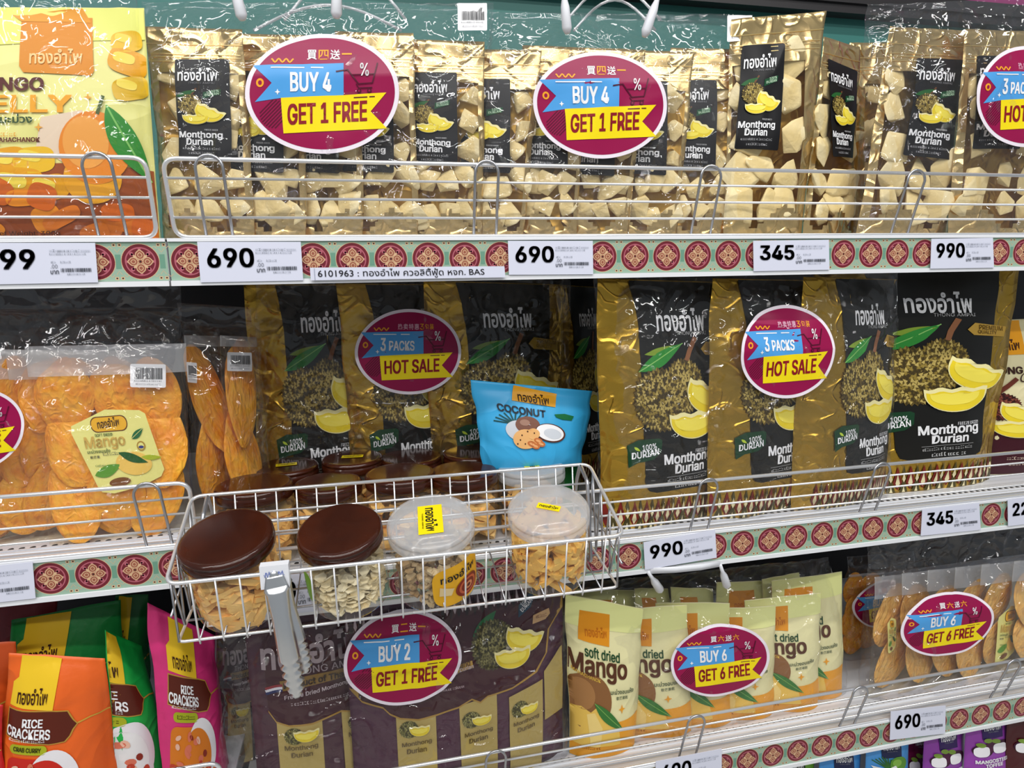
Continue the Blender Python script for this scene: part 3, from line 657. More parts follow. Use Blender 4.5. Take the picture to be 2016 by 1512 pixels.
def art_toffee(band, t1, t2, kind):
    a = Art(90, 200, 8); P = 'brand_tab'; L = 'lettering'; G = 'fruit_picture'
    a.rect(P, K(band, .35), 26, 0, 68, 66, 1); a.text(P+'/lettering', WHITE, LOGO, 30, 26, 64, 44, 4, .02); a.text(P+'/lettering', K('9a9ab0'), 'THONG AMPAI', 36, 46, 58, 50, 4, .01)
    if kind == 'mangosteen':
        for x, y in ((24, 96), (60, 92)): a.ell(G, K('3a0f2c', .4), x+4, y, 20, 18, 2); a.ell(G, K('f2f0f4', .4), x, y+3, 14, 14, 4, p=3)
        for x, y in ((36, 70), (52, 74), (22, 80)): a.ell(G, K('7a9a3a'), x, y, 9, 6, 5, .4)
        a.ell(G, K('4a1438'), 44, 88, 16, 14, 3)
    else:
        a.ell(G, K('5f9a2c', .35), 60, 84, 19, 20, 3); a.ell(G, K('8cc04a', .35), 56, 80, 10, 10, 4); a.poly(G, K('eef0ee'), [(6, 84), (36, 92), (52, 86), (60, 104), (40, 116), (18, 108)], 5)
        for i in range(7): a.line(G, K('2f6a24'), [(40, 96), (8+i*6, 60+abs(i-3)*3)], 2.5, 2)
    if t1: a.text(L, WHITE, t1, 12, 122, 80, 132, 4, .04); a.text(L, WHITE, t2, 28, 134, 64, 144, 4, .04)
    return a
def art_barcode():
    a = Art(52, 50, 20); a.rrect('barcode_sticker', WHITE, 0, 0, 52, 50, 3, 0); barcode(a, 'barcode_sticker/bars', 7, 8, 46, 32, 2, 4)
    scribble(a, 'barcode_sticker/bars', K('5a5a60'), 6, 34, 46, 37, 2, 2); scribble(a, 'barcode_sticker/bars', K('8a8a90'), 8, 41, 44, 44, 2, 3); return a
BAR = art_barcode()
# ------------------------------------------------------------------ placing
def on(px, Y, z):
    "point at depth Y and height z that the photograph shows in column px"
    k = (px-1008)/FPX; q = RT*FPX/FPX-FW*k; d = np.array([0, Y-CAM[1], z-CAM[2]])
    x = -(q[1]*d[1]+q[2]*d[2])/q[0]; return np.array([CAM[0]+x, Y, z])
Z_TOP, Z_MR, Z_ML, Z_LR, Z_LL, Z_BOT = .0215, -.351, -.301, -.678, -.63, -.99
def box_obj(name, a, b, m, parent=None):
    q = MB(); q.box(a, b); return q.build(name, [m], parent)
X0, XM, X1 = -1.1, -.1395, 2.6
# ------------------------------------------------------------------ the setting
def back_panel(name, x0, x1, z0, z1, m, y=.40):
    o = box_obj(name, (x0, y, z0), (x1, y+.02, z1), m); o['kind'] = 'structure'; return o
back_panel('wall_back', X0, X1, -1.35, .0, mat('1b1a1e', .6))  # near-black stands in for the teal panel in shade between the shelves
back_panel('wall_upper', X0, X1, .0, .435, mat('2e6f68', .5))
back_panel('wall_header', X0, X1, .47, .9, mat('8a1a62', .5), y=.46)
q = MB(); q.box((X0, .375, .432), (X1, .46, .447)); q.box((X0, .37, .447), (X1, .38, .468)); o = q.build('trim_1', [mat('1d1a1c', .4)]); o['kind'] = 'structure'
o = box_obj('floor', (X0-1, -3.4, -1.37), (X1+1, .42, -1.35), mat('b9b6b0', .35)); o['kind'] = 'structure'
# ------------------------------------------------------------------ shelves with printed price rails
G_BASE = mat('98b5a0', .42); G_DK = mat('6c9a84', .42); MR = mat('701c2a', .4); MP = mat('b4606e', .4); MC = mat('d8b48c', .4); MT = mat('9c5a46', .4); MK = mat('2c1a18', .4)
def medallion(a, x, y, r):
    P = 'printed_strip'
    a.ell(P, MC, x, y, r, r, 1, n=40); a.ell(P, MR, x, y, r*.965, r*.965, 2, n=40); a.ell(P, MP, x, y, r*.80, r*.80, 3, n=40); a.ell(P, MR, x, y, r*.73, r*.73, 4, n=40)
    for k in range(4):
        t = math.pi/4+k*math.pi/2; c, s = math.cos(t), math.sin(t)
        a.line(P, MP, [(x+c*r*.2, y+s*r*.2), (x+c*r*.62, y+s*r*.62)], r*.10, 5); a.ell(P, MP, x+c*r*.62, y+s*r*.62, r*.11, r*.11, 5, n=10); a.ell(P, MC, x+c*r*.40, y+s*r*.40, r*.11, r*.06, 6, rot=t, n=10)
    for k in range(4):
        t = k*math.pi/2; c, s = math.cos(t), math.sin(t)
        for rr, m, z in ((.26, MC, 7), (.21, MT, 8), (.13, MC, 9), (.09, MT, 10)):
            cx, cy = x+c*r*.36, y+s*r*.36
            pts = [(cx+c*r*rr*1.25, cy+s*r*rr*1.25)]+[(cx+r*rr*math.cos(t+b), cy+r*rr*math.sin(t+b)) for b in (.6, 1.1, 1.7, 2.3, 2.8, 3.14, 3.5, 4., 4.6, 5.2, 5.7)]
            a.poly(P, m, pts, z)
        a.ell(P, MP, x+c*r*.69, y+s*r*.69, r*.08, r*.08, 5, n=8)
    a.ell(P, MC, x, y, r*.15, r*.15, 11, n=14); a.ell(P, MT, x, y, r*.11, r*.11, 12, n=14); a.ell(P, MK, x, y, r*.055, r*.055, 13, n=10)
def strip(parent, x0, x1, zc, phase, oy):
    "flat printed strip: rows of medallions every 4 cm"
    W_ = (x1-x0)*1000; a = Art(W_, 38, 80); P = 'printed_strip'; a.rect(P, G_BASE, 0, 0, W_, 38, 0)
    k0 = math.ceil((x0-phase)/.04)
    for k in range(k0, k0+int((x1-x0)/.04)+1):
        x = (phase+k*.04-x0)*1000
        if x < 17.5 or x > W_-17.5:
            continue
        a.rect(P, G_DK, x-1.8, 6, x+1.8, 32, 1)
        medallion(a, x, 19, 17.6)
        if x+20 < W_-3:
            a.rect(P, G_DK, x+17.5, 12, x+22.5, 26, 1)
            for sy in (-1, 1):
                for dx in (-2.6, 2.6):
                    y = 19+sy*16.2; a.rect(P, MC, x+20+dx-1.6, y-1.5, x+20+dx+1.6, y+1.5, 2); a.rect(P, MK, x+20+dx-.8, y-.7, x+20+dx+.8, y+.7, 3)
                for dx in (-6.5, 0, 6.5): a.line(P, MC, [(x+20+dx-2.5, 19+sy*12.5), (x+20+dx, 19+sy*(15 if dx else 9)), (x+20+dx+2.5, 19+sy*12.5)], .5, 2)
    s = Surf([(x0, oy, zc-.019), (x1, oy, zc-.019), (x0, oy, zc+.019), (x1, oy, zc+.019)], t=0, kind='flat', amp=0)
    a.put(s, parent, off=0, dz=.00003, origin=np.zeros(3) if parent.type != 'EMPTY' else np.array(parent.location))
def shelf(x0, x1, ztop, label, phase, holes=False):
    t = thing('shelf', ((x0+x1)/2, 0, ztop), label, 'shelf', 'shelves of the display'); ox, oz = (x0+x1)/2, ztop
    q = MB(); q.box((x0-ox, .004, -.004), (x1-ox, .398, 0)); q.box((x0-ox, .38, -.03), (x1-ox, .398, -.004)); q.box((x0-ox, .004, -.040), (x1-ox, .006, -.004))
    for i in range(3): q.box((x0-ox, .012+i*.008, 0), (x1-ox, .0145+i*.008, .0012))
    q.build('shelf_board', [SHELFW], t)
    q = MB(); zc = -.0215; q.box((x0-ox, -.002, zc-.0245), (x1-ox, .004, zc+.0215)); q.box((x0-ox, -.0045, zc+.0192), (x1-ox, .004, zc+.0225)); q.box((x0-ox, -.005, zc-.0245), (x1-ox, -.001, zc-.0192))
    q.build('price_rail', [WHITEPL], t)
    strip(t, x0, x1, ztop-.0215, phase, -.0025)
    q = MB()
    for k, x in enumerate((x0+.004, x1-.004)): q.box((x-ox-.0015, .02, -.036), (x-ox+.0015, .398, -.004))
    q.build('shelf_bracket', [mat('8e9096', .4, .3)], t)
    if holes:
        q = MB(); x = x0+.01
        while x < x1:
            for y in (.034,):
                n = 10; ring = [(x-ox+.0028*math.cos(2*math.pi*i/n), y+.0032*math.sin(2*math.pi*i/n), .0005) for i in range(n)]; q.add(ring, [tuple(range(n))], 0, False)
            x += .0105
        o = q.build('punched_hole', [mat('101012', .8)], t); o['kind'] = 'stuff'  # flat dark discs on the board, coloured as the shade inside punched holes
    return t
shelf(XM+.001, X1, Z_TOP, 'white upper shelf carrying the gold durian pouches, with medallion price rail', .0)
shelf(X0, XM-.001, Z_TOP, 'white upper left shelf with medallion rail under the yellow mango jelly bag', .0-.165+.04*0)
shelf(XM+.001, X1, Z_MR, 'white middle shelf carrying the black and gold durian bags, with medallion price rail', .358162, True)
shelf(X0, XM-.001, Z_ML, 'white middle left shelf under the packs of orange mango slices', -.283633, True)
shelf(XM+.001, X1, Z_LR, 'white punched lower shelf carrying the pale yellow dried mango bags', .542937, True)
shelf(X0, XM-.001, Z_LL, 'white lower left shelf under the rice cracker bags', -.28, False)
shelf(X0, X1, Z_BOT, 'white bottom shelf under the small purple and blue toffee bags', .1, False)

def guard(x0, x1, z0, upx, label, end_l=True, end_r=True, h=.075, lean=.016):
    ox = (x0+x1)/2; t = thing('wire_guard', (ox, -.001, z0), label, 'shelf guard', 'chrome wire shelf guards')
    L = lambda x, f: (x-ox, -.001-lean*f, .002+(h-.002)*f)
    r1 = .0022; r2 = .0014
    q = MB(); pts = [L((x0+x1)/2, 1), L(x1, 1), L(x1-.001, 0), L(x0+.001, 0), L(x0, 1), L((x0+x1)/2, 1)]
    q.tube(fillet(pts, .013, 6), r1, 8); q.build('frame', [CHROME], t)
    for f in (.26, .51, .76):
        q = MB(); q.tube([L(x0+.001, f), L(x1-.001, f)], r2, 6); q.build('rail_wire', [CHROME], t)
    for p in upx:
        zt = z0+h; x = on(p, -.017, zt)[0]
        q = MB(); hw = .0125; base = [(x-hw-ox, .001, 0), (x-hw-ox, -.004-lean, h-.009)]
        arc = [(x-ox-hw*math.cos(math.pi*k/10), -.004-lean, h-.009+.0125*math.sin(math.pi*k/10)) for k in range(1, 10)]
        q.tube(base+arc+[(x+hw-ox, -.004-lean, h-.009), (x+hw-ox, .001, 0)], .0016, 6); q.build('divider_loop', [CHROME_D], t)
    return t
guard(on(320, -.016, .097)[0], X1, Z_TOP, (412, 957, 1397, 1800), 'chrome wire guard in front of the gold durian pouches on the upper shelf')
guard(X0, on(287, -.016, .097)[0], Z_TOP, (192,), 'chrome wire guard in front of the yellow mango jelly bag')
guard(on(388, -.016, -.28)[0]+.006, X1, Z_MR, (1392, 1733), 'chrome wire guard in front of the black and gold durian bags')
guard(X0, on(372, -.016, -.226)[0], Z_ML, (290,), 'chrome wire guard in front of the packs of orange mango slices')
guard(XM+.004, X1, Z_LR, (975, 1368, 1690, 1992), 'chrome wire guard in front of the pale yellow mango bags on the lower shelf')
guard(X0, on(432, -.016, -.555)[0], Z_LL, (352,), 'chrome wire guard corner in front of the pink rice cracker bag')

# ------------------------------------------------------------------ price cards
def px4(s, f): return s
def price(num, tl, tr, bl, br, label, text=None, Y=-.0065):
    s = Surf([(bl[0], bl[1], Y), (br[0], br[1], Y), (tl[0], tl[1], Y), (tr[0], tr[1], Y)], t=0, kind='flat', amp=0)
    t = thing('price_card', s.o, label, 'price tag', 'price cards on the rails')
    V = [p-s.o for p in s.P]+[p-s.o+np.array([0, .0006, 0]) for p in s.P]
    link('card', mesh('card', V, [(0, 1, 3, 2), (4, 6, 7, 5), (0, 4, 5, 1), (2, 3, 7, 6), (0, 2, 6, 4), (1, 5, 7, 3)], [mat('dcdff0', .3)], smooth=False), t)
    if text:
        a = Art(385, 26, 200); a.text('lettering', INK, text, 14, 3, 342, 24, 1, .004); a.line('lettering', K('9aa0b4'), [(8, 1), (8, 25)], 1, 1)
    else: a = art_tag(num)
    a.put(s, t, off=.0004, dz=.0001); return t
price('99', (-18, 478), (187, 478), (-14, 560), (193, 556), 'white price card reading 99 under the mango jelly bag')
price('690', (388, 476), (592, 476), (395, 556), (597, 552), 'white price card reading 690 at left of the upper rail')
price('690', (1000, 474), (1167, 474), (1002, 541), (1168, 540), 'white price card reading 690 in the middle of the upper rail')
price('345', (1483, 474), (1632, 472), (1484, 534), (1633, 531), 'white price card reading 345 on the upper rail')
price('990', (1834, 470), (1955, 468), (1832, 529), (1957, 527), 'white price card reading 990 on the upper rail at far right')
price('', (610, 527), (993, 524), (612, 552), (995, 546), 'long white supplier strip with number 6101963 on the upper rail', '6101963 : ทองอำไพ ควอลิตี้ฟู้ด หจก. BAS', Y=-.0082)
price('390', (-130, 1128), (64, 1106), (-126, 1200), (70, 1178), 'white price card cut off by the left edge of the middle left rail')
price('990', (481, 1140), (668, 1122), (484, 1218), (671, 1198), 'white price card half hidden behind the wire basket')
price('990', (1267, 1068), (1408, 1043), (1270, 1122), (1411, 1098), 'white price card reading 990 on the middle rail right of the basket')
price('345', (1816, 1003), (1928, 990), (1813, 1055), (1931, 1043), 'white price card reading 345 on the middle rail under the single black durian bag')
price('220', (1984, 984), (2090, 970), (1985, 1036), (2090, 1023), 'white price card starting with 2 at the right end of the middle rail')
price('690', (1754, 1401), (1862, 1389), (1752, 1457), (1861, 1444), 'white price card reading 690 on the lower rail')
price('690', (1291, 1499), (1421, 1474), (1291, 1562), (1421, 1534), 'white price card reading 690 cut off by the bottom edge of the picture')

# ------------------------------------------------------------------ durian pieces and gold pouches
def blob_mesh(name, seed, sx, sy, sz, amp=.25, sub=2, freq=1.7):
    bm = bmesh.new(); bmesh.ops.create_icosphere(bm, subdivisions=sub, radius=1); rg = random.Random(seed)
    dirs = [(Vector((rg.gauss(0, 1), rg.gauss(0, 1), rg.gauss(0, 1))).normalized(), rg.uniform(0, 6), rg.uniform(.7, freq)) for _ in range(5)]
    for v in bm.verts:
        d = sum(math.sin(v.co.dot(n)*f*2.2+p) for n, p, f in dirs)/5; c = v.co*(1+amp*d); v.co = Vector((c.x*sx, c.y*sy, c.z*sz))
    me = bpy.data.meshes.new(name); bm.to_mesh(me); bm.free(); me.polygons.foreach_set('use_smooth', np.ones(len(me.polygons), dtype=bool)); return me
def shard_mesh(name, seed, sx, sy, sz):
    "an angular, softly edged lump"
    rg = random.Random(seed); bm = bmesh.new()
    for i in range(13):
        v = Vector((rg.gauss(0, 1), rg.gauss(0, 1), rg.gauss(0, 1))).normalized()*rg.uniform(.75, 1.15); bm.verts.new((v.x, v.y, v.z))
    bmesh.ops.convex_hull(bm, input=bm.verts[:]); bmesh.ops.bevel(bm, geom=bm.edges[:]+bm.verts[:], offset=.12, segments=2, profile=.6, affect='EDGES', clamp_overlap=True)
    for v in bm.verts: v.co = Vector((v.co.x*sx, v.co.y*sy, v.co.z*sz))
    me = bpy.data.meshes.new(name); bm.to_mesh(me); bm.free(); me.polygons.foreach_set('use_smooth', np.ones(len(me.polygons), dtype=bool)); return me
CH = [shard_mesh('durian_piece', i, .0125, .006, .016) for i in range(8)]
for m in CH: m.materials.append(DURIANFLESH)
SLM = [blob_mesh('mango_slice', 40+i, 1, .5, 1, .30, 3, 2.2) for i in range(6)]
for m in SLM: m.materials.append(MANGO)
SLM2 = [blob_mesh('mango_slice', 60+i, 1, .4, 1, .18, 3, 1.6) for i in range(6)]
for m in SLM2: m.materials.append(MANGO2)
def put_piece(me, name, root, surf, u, v, depth, scale, rot, rg):
    o = link(name, me, root); P = surf.F(u, v)-surf.n*depth-surf.o
    n = Vector(surf.n); X = Vector(surf.r); Zv = X.cross(n)*-1
    if Zv.z < 0: Zv = -Zv
    M = Matrix((X, -n, Zv)).transposed().to_4x4()
    o.matrix_local = Matrix.Translation(Vector(P)) @ M @ Matrix.Rotation(rot, 4, 'Y') @ Matrix.Rotation(rg.uniform(-.25, .25), 4, 'X') @ Matrix.Diagonal((*scale, 1))
    return o
def C(bl, br, tl, tr, Yl, Yr, z, dyt=0.0):
    "corners: columns of the two bottom corners on the shelf, pixels of the two top corners"
    return [on(bl, Yl, z), on(br, Yr, z), at(tl[0], tl[1], Yl+dyt), at(tr[0], tr[1], Yr+dyt)]
def gold_pouch(label, c4, lpx, group, seed, t=.012, win=(.22, .9), big=1.0, rows=5, full=None, cat='pouch'):
    s = Surf(c4, t=t, kind='standup', seed=seed, amp=.0022, wav=.0015); rg = random.Random(seed)
    root = thing('durian_pouch', s.o, label, cat, group)
    w0, w1 = win
    def fm(u, v):
        b = .10+.05*math.sin(u*9+seed)
        return 1 if (w0 < u < w1 and b < v < .80) else 0
    s.body(root, [GOLD, POUCHFILM, GOLD_IN], 30, 44, fm)
    cols = 3 if big == 1.0 else 3
    for j in range(rows):
        for i in range(cols):
            u = w0+(w1-w0)*(i+.5)/cols+rg.uniform(-.05, .05); v = .15+(.62/(rows-1))*j+rg.uniform(-.03, .03)
            if lpx is not None and v > .42 and i == 1: continue
            k = rg.uniform(1.1, 1.5)*big
            put_piece(rg.choice(CH), 'durian_piece', root, s, u, v, .0050+.001*big, (k, 1.0, k*rg.uniform(.8, 1.15)), rg.uniform(0, 3), rg)
    if lpx is not None: LAB.put(s, root, px=lpx, off=.0008, labels={'label': 'black label with a printed durian'})
    a = Art(100, 200, 10)
    for y in (24, 27, 31): a.line('zip_seal', K('f0d89a', .25, metal=.8), [(3, y), (97, y)], .8, 0)
    a.line('tear_edge', K('e8cc88', .3, metal=.8), [(0, 15), (100, 15)], .7, 0)
    a.put(s, root, off=.0007)
    return root, s
GA = 'gold durian pouches in the left buy four pack'; GB = 'gold durian pouches in the second buy four pack'
Y1 = .047
for i, (x0, x1, xt0, xt1, yt, lx, ly, gr, w0, lb) in enumerate((
    (325, 505, 288, 478, 56, (345, 452), (117, 312), GA, .10, 'gold durian pouch at the left end of the left buy four pack'),
    (440, 604, 430, 602, 68, (450, 556), (140, 339), GA, .40, 'second gold durian pouch from the left, its label half under the buy 4 sticker'),
    (556, 716, 560, 712, 72, (562, 666), (150, 340), GA, .28, 'gold durian pouch behind the middle of the left buy 4 sticker'),
    (664, 824, 660, 815, 64, (672, 774), (150, 339), GA, .34, 'gold durian pouch behind the right end of the left buy 4 sticker'),
    (790, 950, 786, 955, 80, (810, 900), (143, 324), GA, .14, 'gold durian pouch right of the left buy 4 sticker, whole label showing'),
    (890, 1030, 892, 1066, 98, (908, 1004), (156, 340), GB, .30, 'gold durian pouch at the left end of the second buy four pack'),
    (1008, 1134, 1030, 1155, 92, (1028, 1118), (150, 330), GB, .10, 'gold durian pouch half behind the left end of the second buy 4 sticker'),
    (1090, 1236, 1118, 1272, 96, (1112, 1211), (160, 345), GB, .28, 'gold durian pouch behind the middle of the second buy 4 sticker'),
    (1186, 1332, 1216, 1368, 100, (1212, 1314), (160, 344), GB, .32, 'gold durian pouch behind the right end of the second buy 4 sticker'),
    (1290, 1432, 1320, 1462, 96, (1328, 1412), (158, 336), GB, .12, 'gold durian pouch right of the second buy 4 sticker'))):
    sk = -.05*(x0-900)/600
    gold_pouch(lb, C(x0, x1, (xt0, yt-3), (xt1, yt+2), Y1+.014, Y1-.008, Z_TOP), [(lx[0]+8*(900-x0)/600, ly[1]-2), (lx[1]+5*(900-x0)/600, ly[1]+2), (lx[0], ly[0]), (lx[1], ly[0])], gr, 11+i, win=(w0, .93))
GS = 'single large gold durian pouches'
gold_pouch('large gold durian pouch standing unwrapped above the upper 345 price card', C(1424, 1578, (1440, 38), (1626, 22), .034, .044, Z_TOP), [(1444, 294), (1531, 297), (1462, 90), (1545, 85)], GS, 21, t=.017, win=(.03, .80), big=1.55, rows=5)
gold_pouch('gold durian pouch turned half sideways behind the upper 345 price card', C(1578, 1676, (1620, 72), (1692, 92), .05, .085, Z_TOP), [(1636, 309), (1675, 312), (1624, 116), (1686, 141)], GS, 22, t=.014, win=(.05, .95), big=1.4, rows=5)
gold_pouch('dark gold durian pouch deep behind, right of the sideways pouch', C(1650, 1750, (1672, 84), (1766, 84), .12, .13, Z_TOP), None, GS, 23, t=.014, win=(.3, .9), big=1.3, rows=4)
GC = 'large gold durian pouches in the hot sale pack'
gold_pouch('large gold durian pouch with slanting label in the upper right hot sale pack', C(1686, 1868, (1752, 52), (1902, 60), Y1-.008, Y1+.01, Z_TOP), [(1775, 306), (1872, 316), (1803, 115), (1900, 119)], GC, 24, t=.017, win=(.05, .93), big=1.55, rows=5)
gold_pouch('large gold durian pouch behind the upper right hot sale sticker', C(1864, 2040, (1900, 58), (2060, 62), Y1-.008, Y1+.01, Z_TOP), [(1912, 294), (2006, 294), (1922, 110), (2018, 110)], GC, 25, t=.017, win=(.05, .93), big=1.55, rows=5)

# ------------------------------------------------------------------ clear wraps with stickers
def ring_handle(root, o, pts, r=.0016):
    q = MB(); q.tube([Vector(p)-Vector(o) for p in pts], r, 6); q.build('carry_handle', [film_mat('handle_plastic', .25, .2, 'f6f6f8', None, haze=.35)], root)
def clip(root, o, a, b, r=.005):
    a = Vector(a)-Vector(o); b = Vector(b)-Vector(o); q = MB(); q.tube([a, a.lerp(b, .3), a.lerp(b, .5), a.lerp(b, .9), b], [r*.45, r*.5, r, r*1.15, r*.6], 8); q.build('handle_clip', [mat('e4e6ec', .35)], root)
def wrap(name, label, c4, stickers=(), bars=(), t=.024, seed=1, amp=.0035, seal=.86, nu=150, nv=140, cat='clear bag', group=None, body=True, film=None):
    s = Surf(c4, t=t, kind='wrap', seed=seed, amp=amp, seal=seal, wav=.003)
    root = thing(name, s.o, label, cat, group)
    s.body(root, [film or WRAP, film or WRAP], nu, nv, name='clear_film')
    for kind, px, lb in stickers:
        ST[kind].put(s, root, px=px, off=.0028, dz=.00016, hi=0, labels={'promo_sticker': lb})
    for px in bars: BAR.put(s, root, px=px, off=.0024, dz=.0002, hi=0)
    return root, s
def box4(x0, x1, y0, y1, sk=0): return [(x0, y1), (x1, y1+sk), (x0, y0), (x1, y0+sk)]
ra, sa = wrap('clear_multipack_bag', 'clear bag round the left five gold pouches, with larger buy 4 sticker', C(318, 955, (275, 4), (968, 6), Y1, Y1, Z_TOP),
     [('buy4', [(484, 305), (784, 303), (484, 70), (784, 68)], 'oval magenta sticker reading buy 4 get 1 free')], [box4(898, 955, 6, 62)], seed=31, t=.026, seal=.97)
rb, sb_ = wrap('clear_multipack_bag', 'clear bag round the middle five gold pouches, with smaller buy 4 sticker', C(934, 1432, (966, 26), (1480, 30), Y1, Y1, Z_TOP),
     [('buy4', [(1046, 312), (1308, 314), (1046, 104), (1308, 104)], 'oval magenta sticker reading buy 4 get 1 free')], [box4(1430, 1478, 30, 84)], seed=32, t=.026, seal=.97)
rc, sc_ = wrap('clear_multipack_bag', 'clear bag round the large pouches at upper right, with hot sale sticker', C(1678, 2200, (1706, 10), (2240, -10), Y1, Y1, Z_TOP),
     [('hot', [(1913, 290), (2118, 290), (1913, 92), (2118, 92)], 'round magenta sticker reading 3 packs hot sale')], seed=33, t=.03, seal=.97)
for root, s, cl, loop in ((rb, sb_, ((1108, -40), (1117, 66)), 0), (rb, sb_, ((1306, -34), (1268, 72)), 0), (ra, sa, ((452, -60), (478, 40)), 0), (ra, sa, ((664, -60), (662, 36)), 0)):
    clip(root, s.o, at(*cl[0], .02), at(*cl[1], .022), .005)
for root, s, x0, x1, yt, ym in ((rb, sb_, 1115, 1300, -30, 40), (rb, sb_, 1130, 1290, 0, 60), (ra, sa, 500, 790, 10, 60), (ra, sa, 560, 800, -60, 40)):
    ring_handle(root, s.o, [at(x0+(x1-x0)*k/12, ym-(ym-yt)*math.sin(math.pi*k/12)+0, .065+.01*math.sin(k)) for k in range(13)])
# mango jelly bag
s = Surf([on(-122, .03, Z_TOP), on(316, .03, Z_TOP), at(-130, 15, .035), at(283, 15, .035)], t=.02, kind='standup', seed=41, amp=.0022, seal=.97)
root = thing('mango_jelly_bag', s.o, 'large yellow mango jelly bag at the upper left corner', 'snack bag')
s.body(root, mat('ece88e', .32, 0, [('ridge', 14, .5, 1)], .003), 40, 48, name='bag_body'); art_jelly().put(s, root, off=.0006)
wrap('clear_sleeve', 'clear plastic sleeve over the yellow mango jelly bag', [on(-140, .03, Z_TOP), on(322, .03, Z_TOP), at(-140, -60, .035), at(262, -60, .035)], seed=42, t=.025, seal=.98, nu=50, nv=60, amp=.002)
# ------------------------------------------------------------------ big black and gold durian bags
def big_bag(label, c4, group, seed, t=.026, uv=None):
    s = Surf(c4, t=t, kind='standup', seed=seed, amp=.0030, seal=.97, wav=.003)
    root = thing('durian_bag', s.o, label, 'snack bag', group)
    s.body(root, GOLD2, 36, 56, name='bag_body')
    BIG.put(s, root, uv=uv, off=.0009, labels={'durian_badge': 'dark green badge reading 100% durian', 'patterned_hem': 'gold hem with red and brown leaf points'})
    return root
def bigc(px0, px1, ptl, ptr, Yl, Yr, z=Z_MR): return C(px0, px1, ptl, ptr, Yl, Yr, z)
G3 = 'black and gold durian bags in the left hot sale pack'; G4 = 'black and gold durian bags in the right hot sale pack'
big_bag('black and gold durian bag at the left of the left hot sale pack', bigc(520, 752, (480, 560), (742, 560), .195, .225), G3, 51)
big_bag('black and gold durian bag behind the left hot sale sticker', bigc(700, 912, (662, 558), (905, 560), .19, .225), G3, 52)
big_bag('black and gold durian bag behind the blue coconut bag', bigc(858, 1110, (832, 552), (1106, 560), .185, .215), G3, 53)
big_bag('shaded durian bag turned sideways at the right of the coconut bag', bigc(1092, 1200, (1092, 560), (1190, 566), .22, .27), G3, 54, .02)
big_bag('black and gold durian bag at the left of the right hot sale pack', bigc(1185, 1420, (1172, 548), (1442, 556), .036, .072), G4, 55)
big_bag('black and gold durian bag behind the right hot sale sticker', bigc(1392, 1602, (1400, 548), (1612, 552), .034, .078), G4, 56)
big_bag('black and gold durian bag at the right end of the right hot sale pack', bigc(1556, 1748, (1580, 545), (1768, 550), .034, .072), G4, 57, uv=[(.12, 0), (1.04, 0), (.12, 1), (1.04, 1)])
big_bag('single unwrapped black durian bag right of the right hot sale pack', bigc(1668, 1946, (1600, 520), (2008, 528), .076, .076), None, 58)
wrap('clear_multipack_bag', 'clear bag round the three shaded durian bags, with oval hot sale sticker', C(505, 1128, (500, 540), (1120, 540), .195, .20, Z_MR),
     [('hot', [(700, 776), (907, 776), (700, 608), (907, 608)], 'oval magenta sticker reading 3 packs hot sale')], seed=61, t=.036, seal=.995)
wrap('clear_multipack_bag', 'clear bag round three well lit durian bags, with egg shaped hot sale sticker', C(1182, 1742, (1168, 535), (1765, 535), .056, .056, Z_MR),
     [('hot', [(1452, 786), (1636, 780), (1448, 602), (1634, 598)], 'egg shaped magenta sticker reading 3 packs hot sale')], seed=62, t=.038, seal=.995, amp=.0045)
s = Surf(C(1925, 2100, (1920, 632), (2095, 625), .10, .10, Z_MR), t=.022, kind='standup', seed=63, amp=.002, seal=.97)
root = thing('durian_chips_bag', s.o, 'cream and maroon durian chips bag at the right edge of the middle shelf', 'snack bag')
s.body(root, mat('e6dcae', .35, 0, [('ridge', 20, .5, 1)], .002), 30, 44, name='bag_body'); art_chips().put(s, root, off=.0006)
# ------------------------------------------------------------------ clear packs of mango slices
def slice_bag(label, c4, seed, group, rows, sc, lab=None, bars=(), t=.010, vmax=.72, cols=2, z=0, zipv=.86, src=None):
    s = Surf(c4, t=t, kind='standup', seed=seed, amp=.0016, seal=.9); rg = random.Random(seed); root = thing('mango_slice_bag', s.o, label, 'snack bag', group)
    s.body(root, [POUCHFILM, ZIPFILM, POUCHFILM], 24, 34, lambda u, v: 1 if v > zipv else 0, name='clear_film')
    for j in range(rows):
        for i in range(cols):
            u = .5+((i+.5)/cols-.5)*.84+rg.uniform(-.03, .03); v = .08+(vmax-.1)*(j+.5)/rows+rg.uniform(-.02, .02)
            put_piece(rg.choice(src or SLM), 'mango_slice', root, s, u, v, t*rg.uniform(.75, 1.15)+.001, (s.W/cols*(.40 if cols == 1 else .58)*rg.uniform(.9, 1.1), t*.8, s.H*vmax/rows*sc*rg.uniform(.52, .66)), rg.uniform(-.3, .3), rg)
    if lab: art_mango_label().put(s, root, px=lab, off=.0008, labels={'label': 'pale yellow label with a printed mango'})
    for b in bars: BAR.put(s, root, px=b, off=.0012, dz=.00015)
    return root, s
GM = 'clear bags of mango slices in the left pack'
slice_bag('clear bag of orange mango slices with a pale yellow label at left', C(98, 376, (48, 682), (366, 676), .035, .045, Z_ML), 71, GM, 3, 1.15,
          [(168, 974), (332, 962), (132, 812), (306, 798)], [box4(257, 327, 716, 762, 1)], cols=3, vmax=.9)
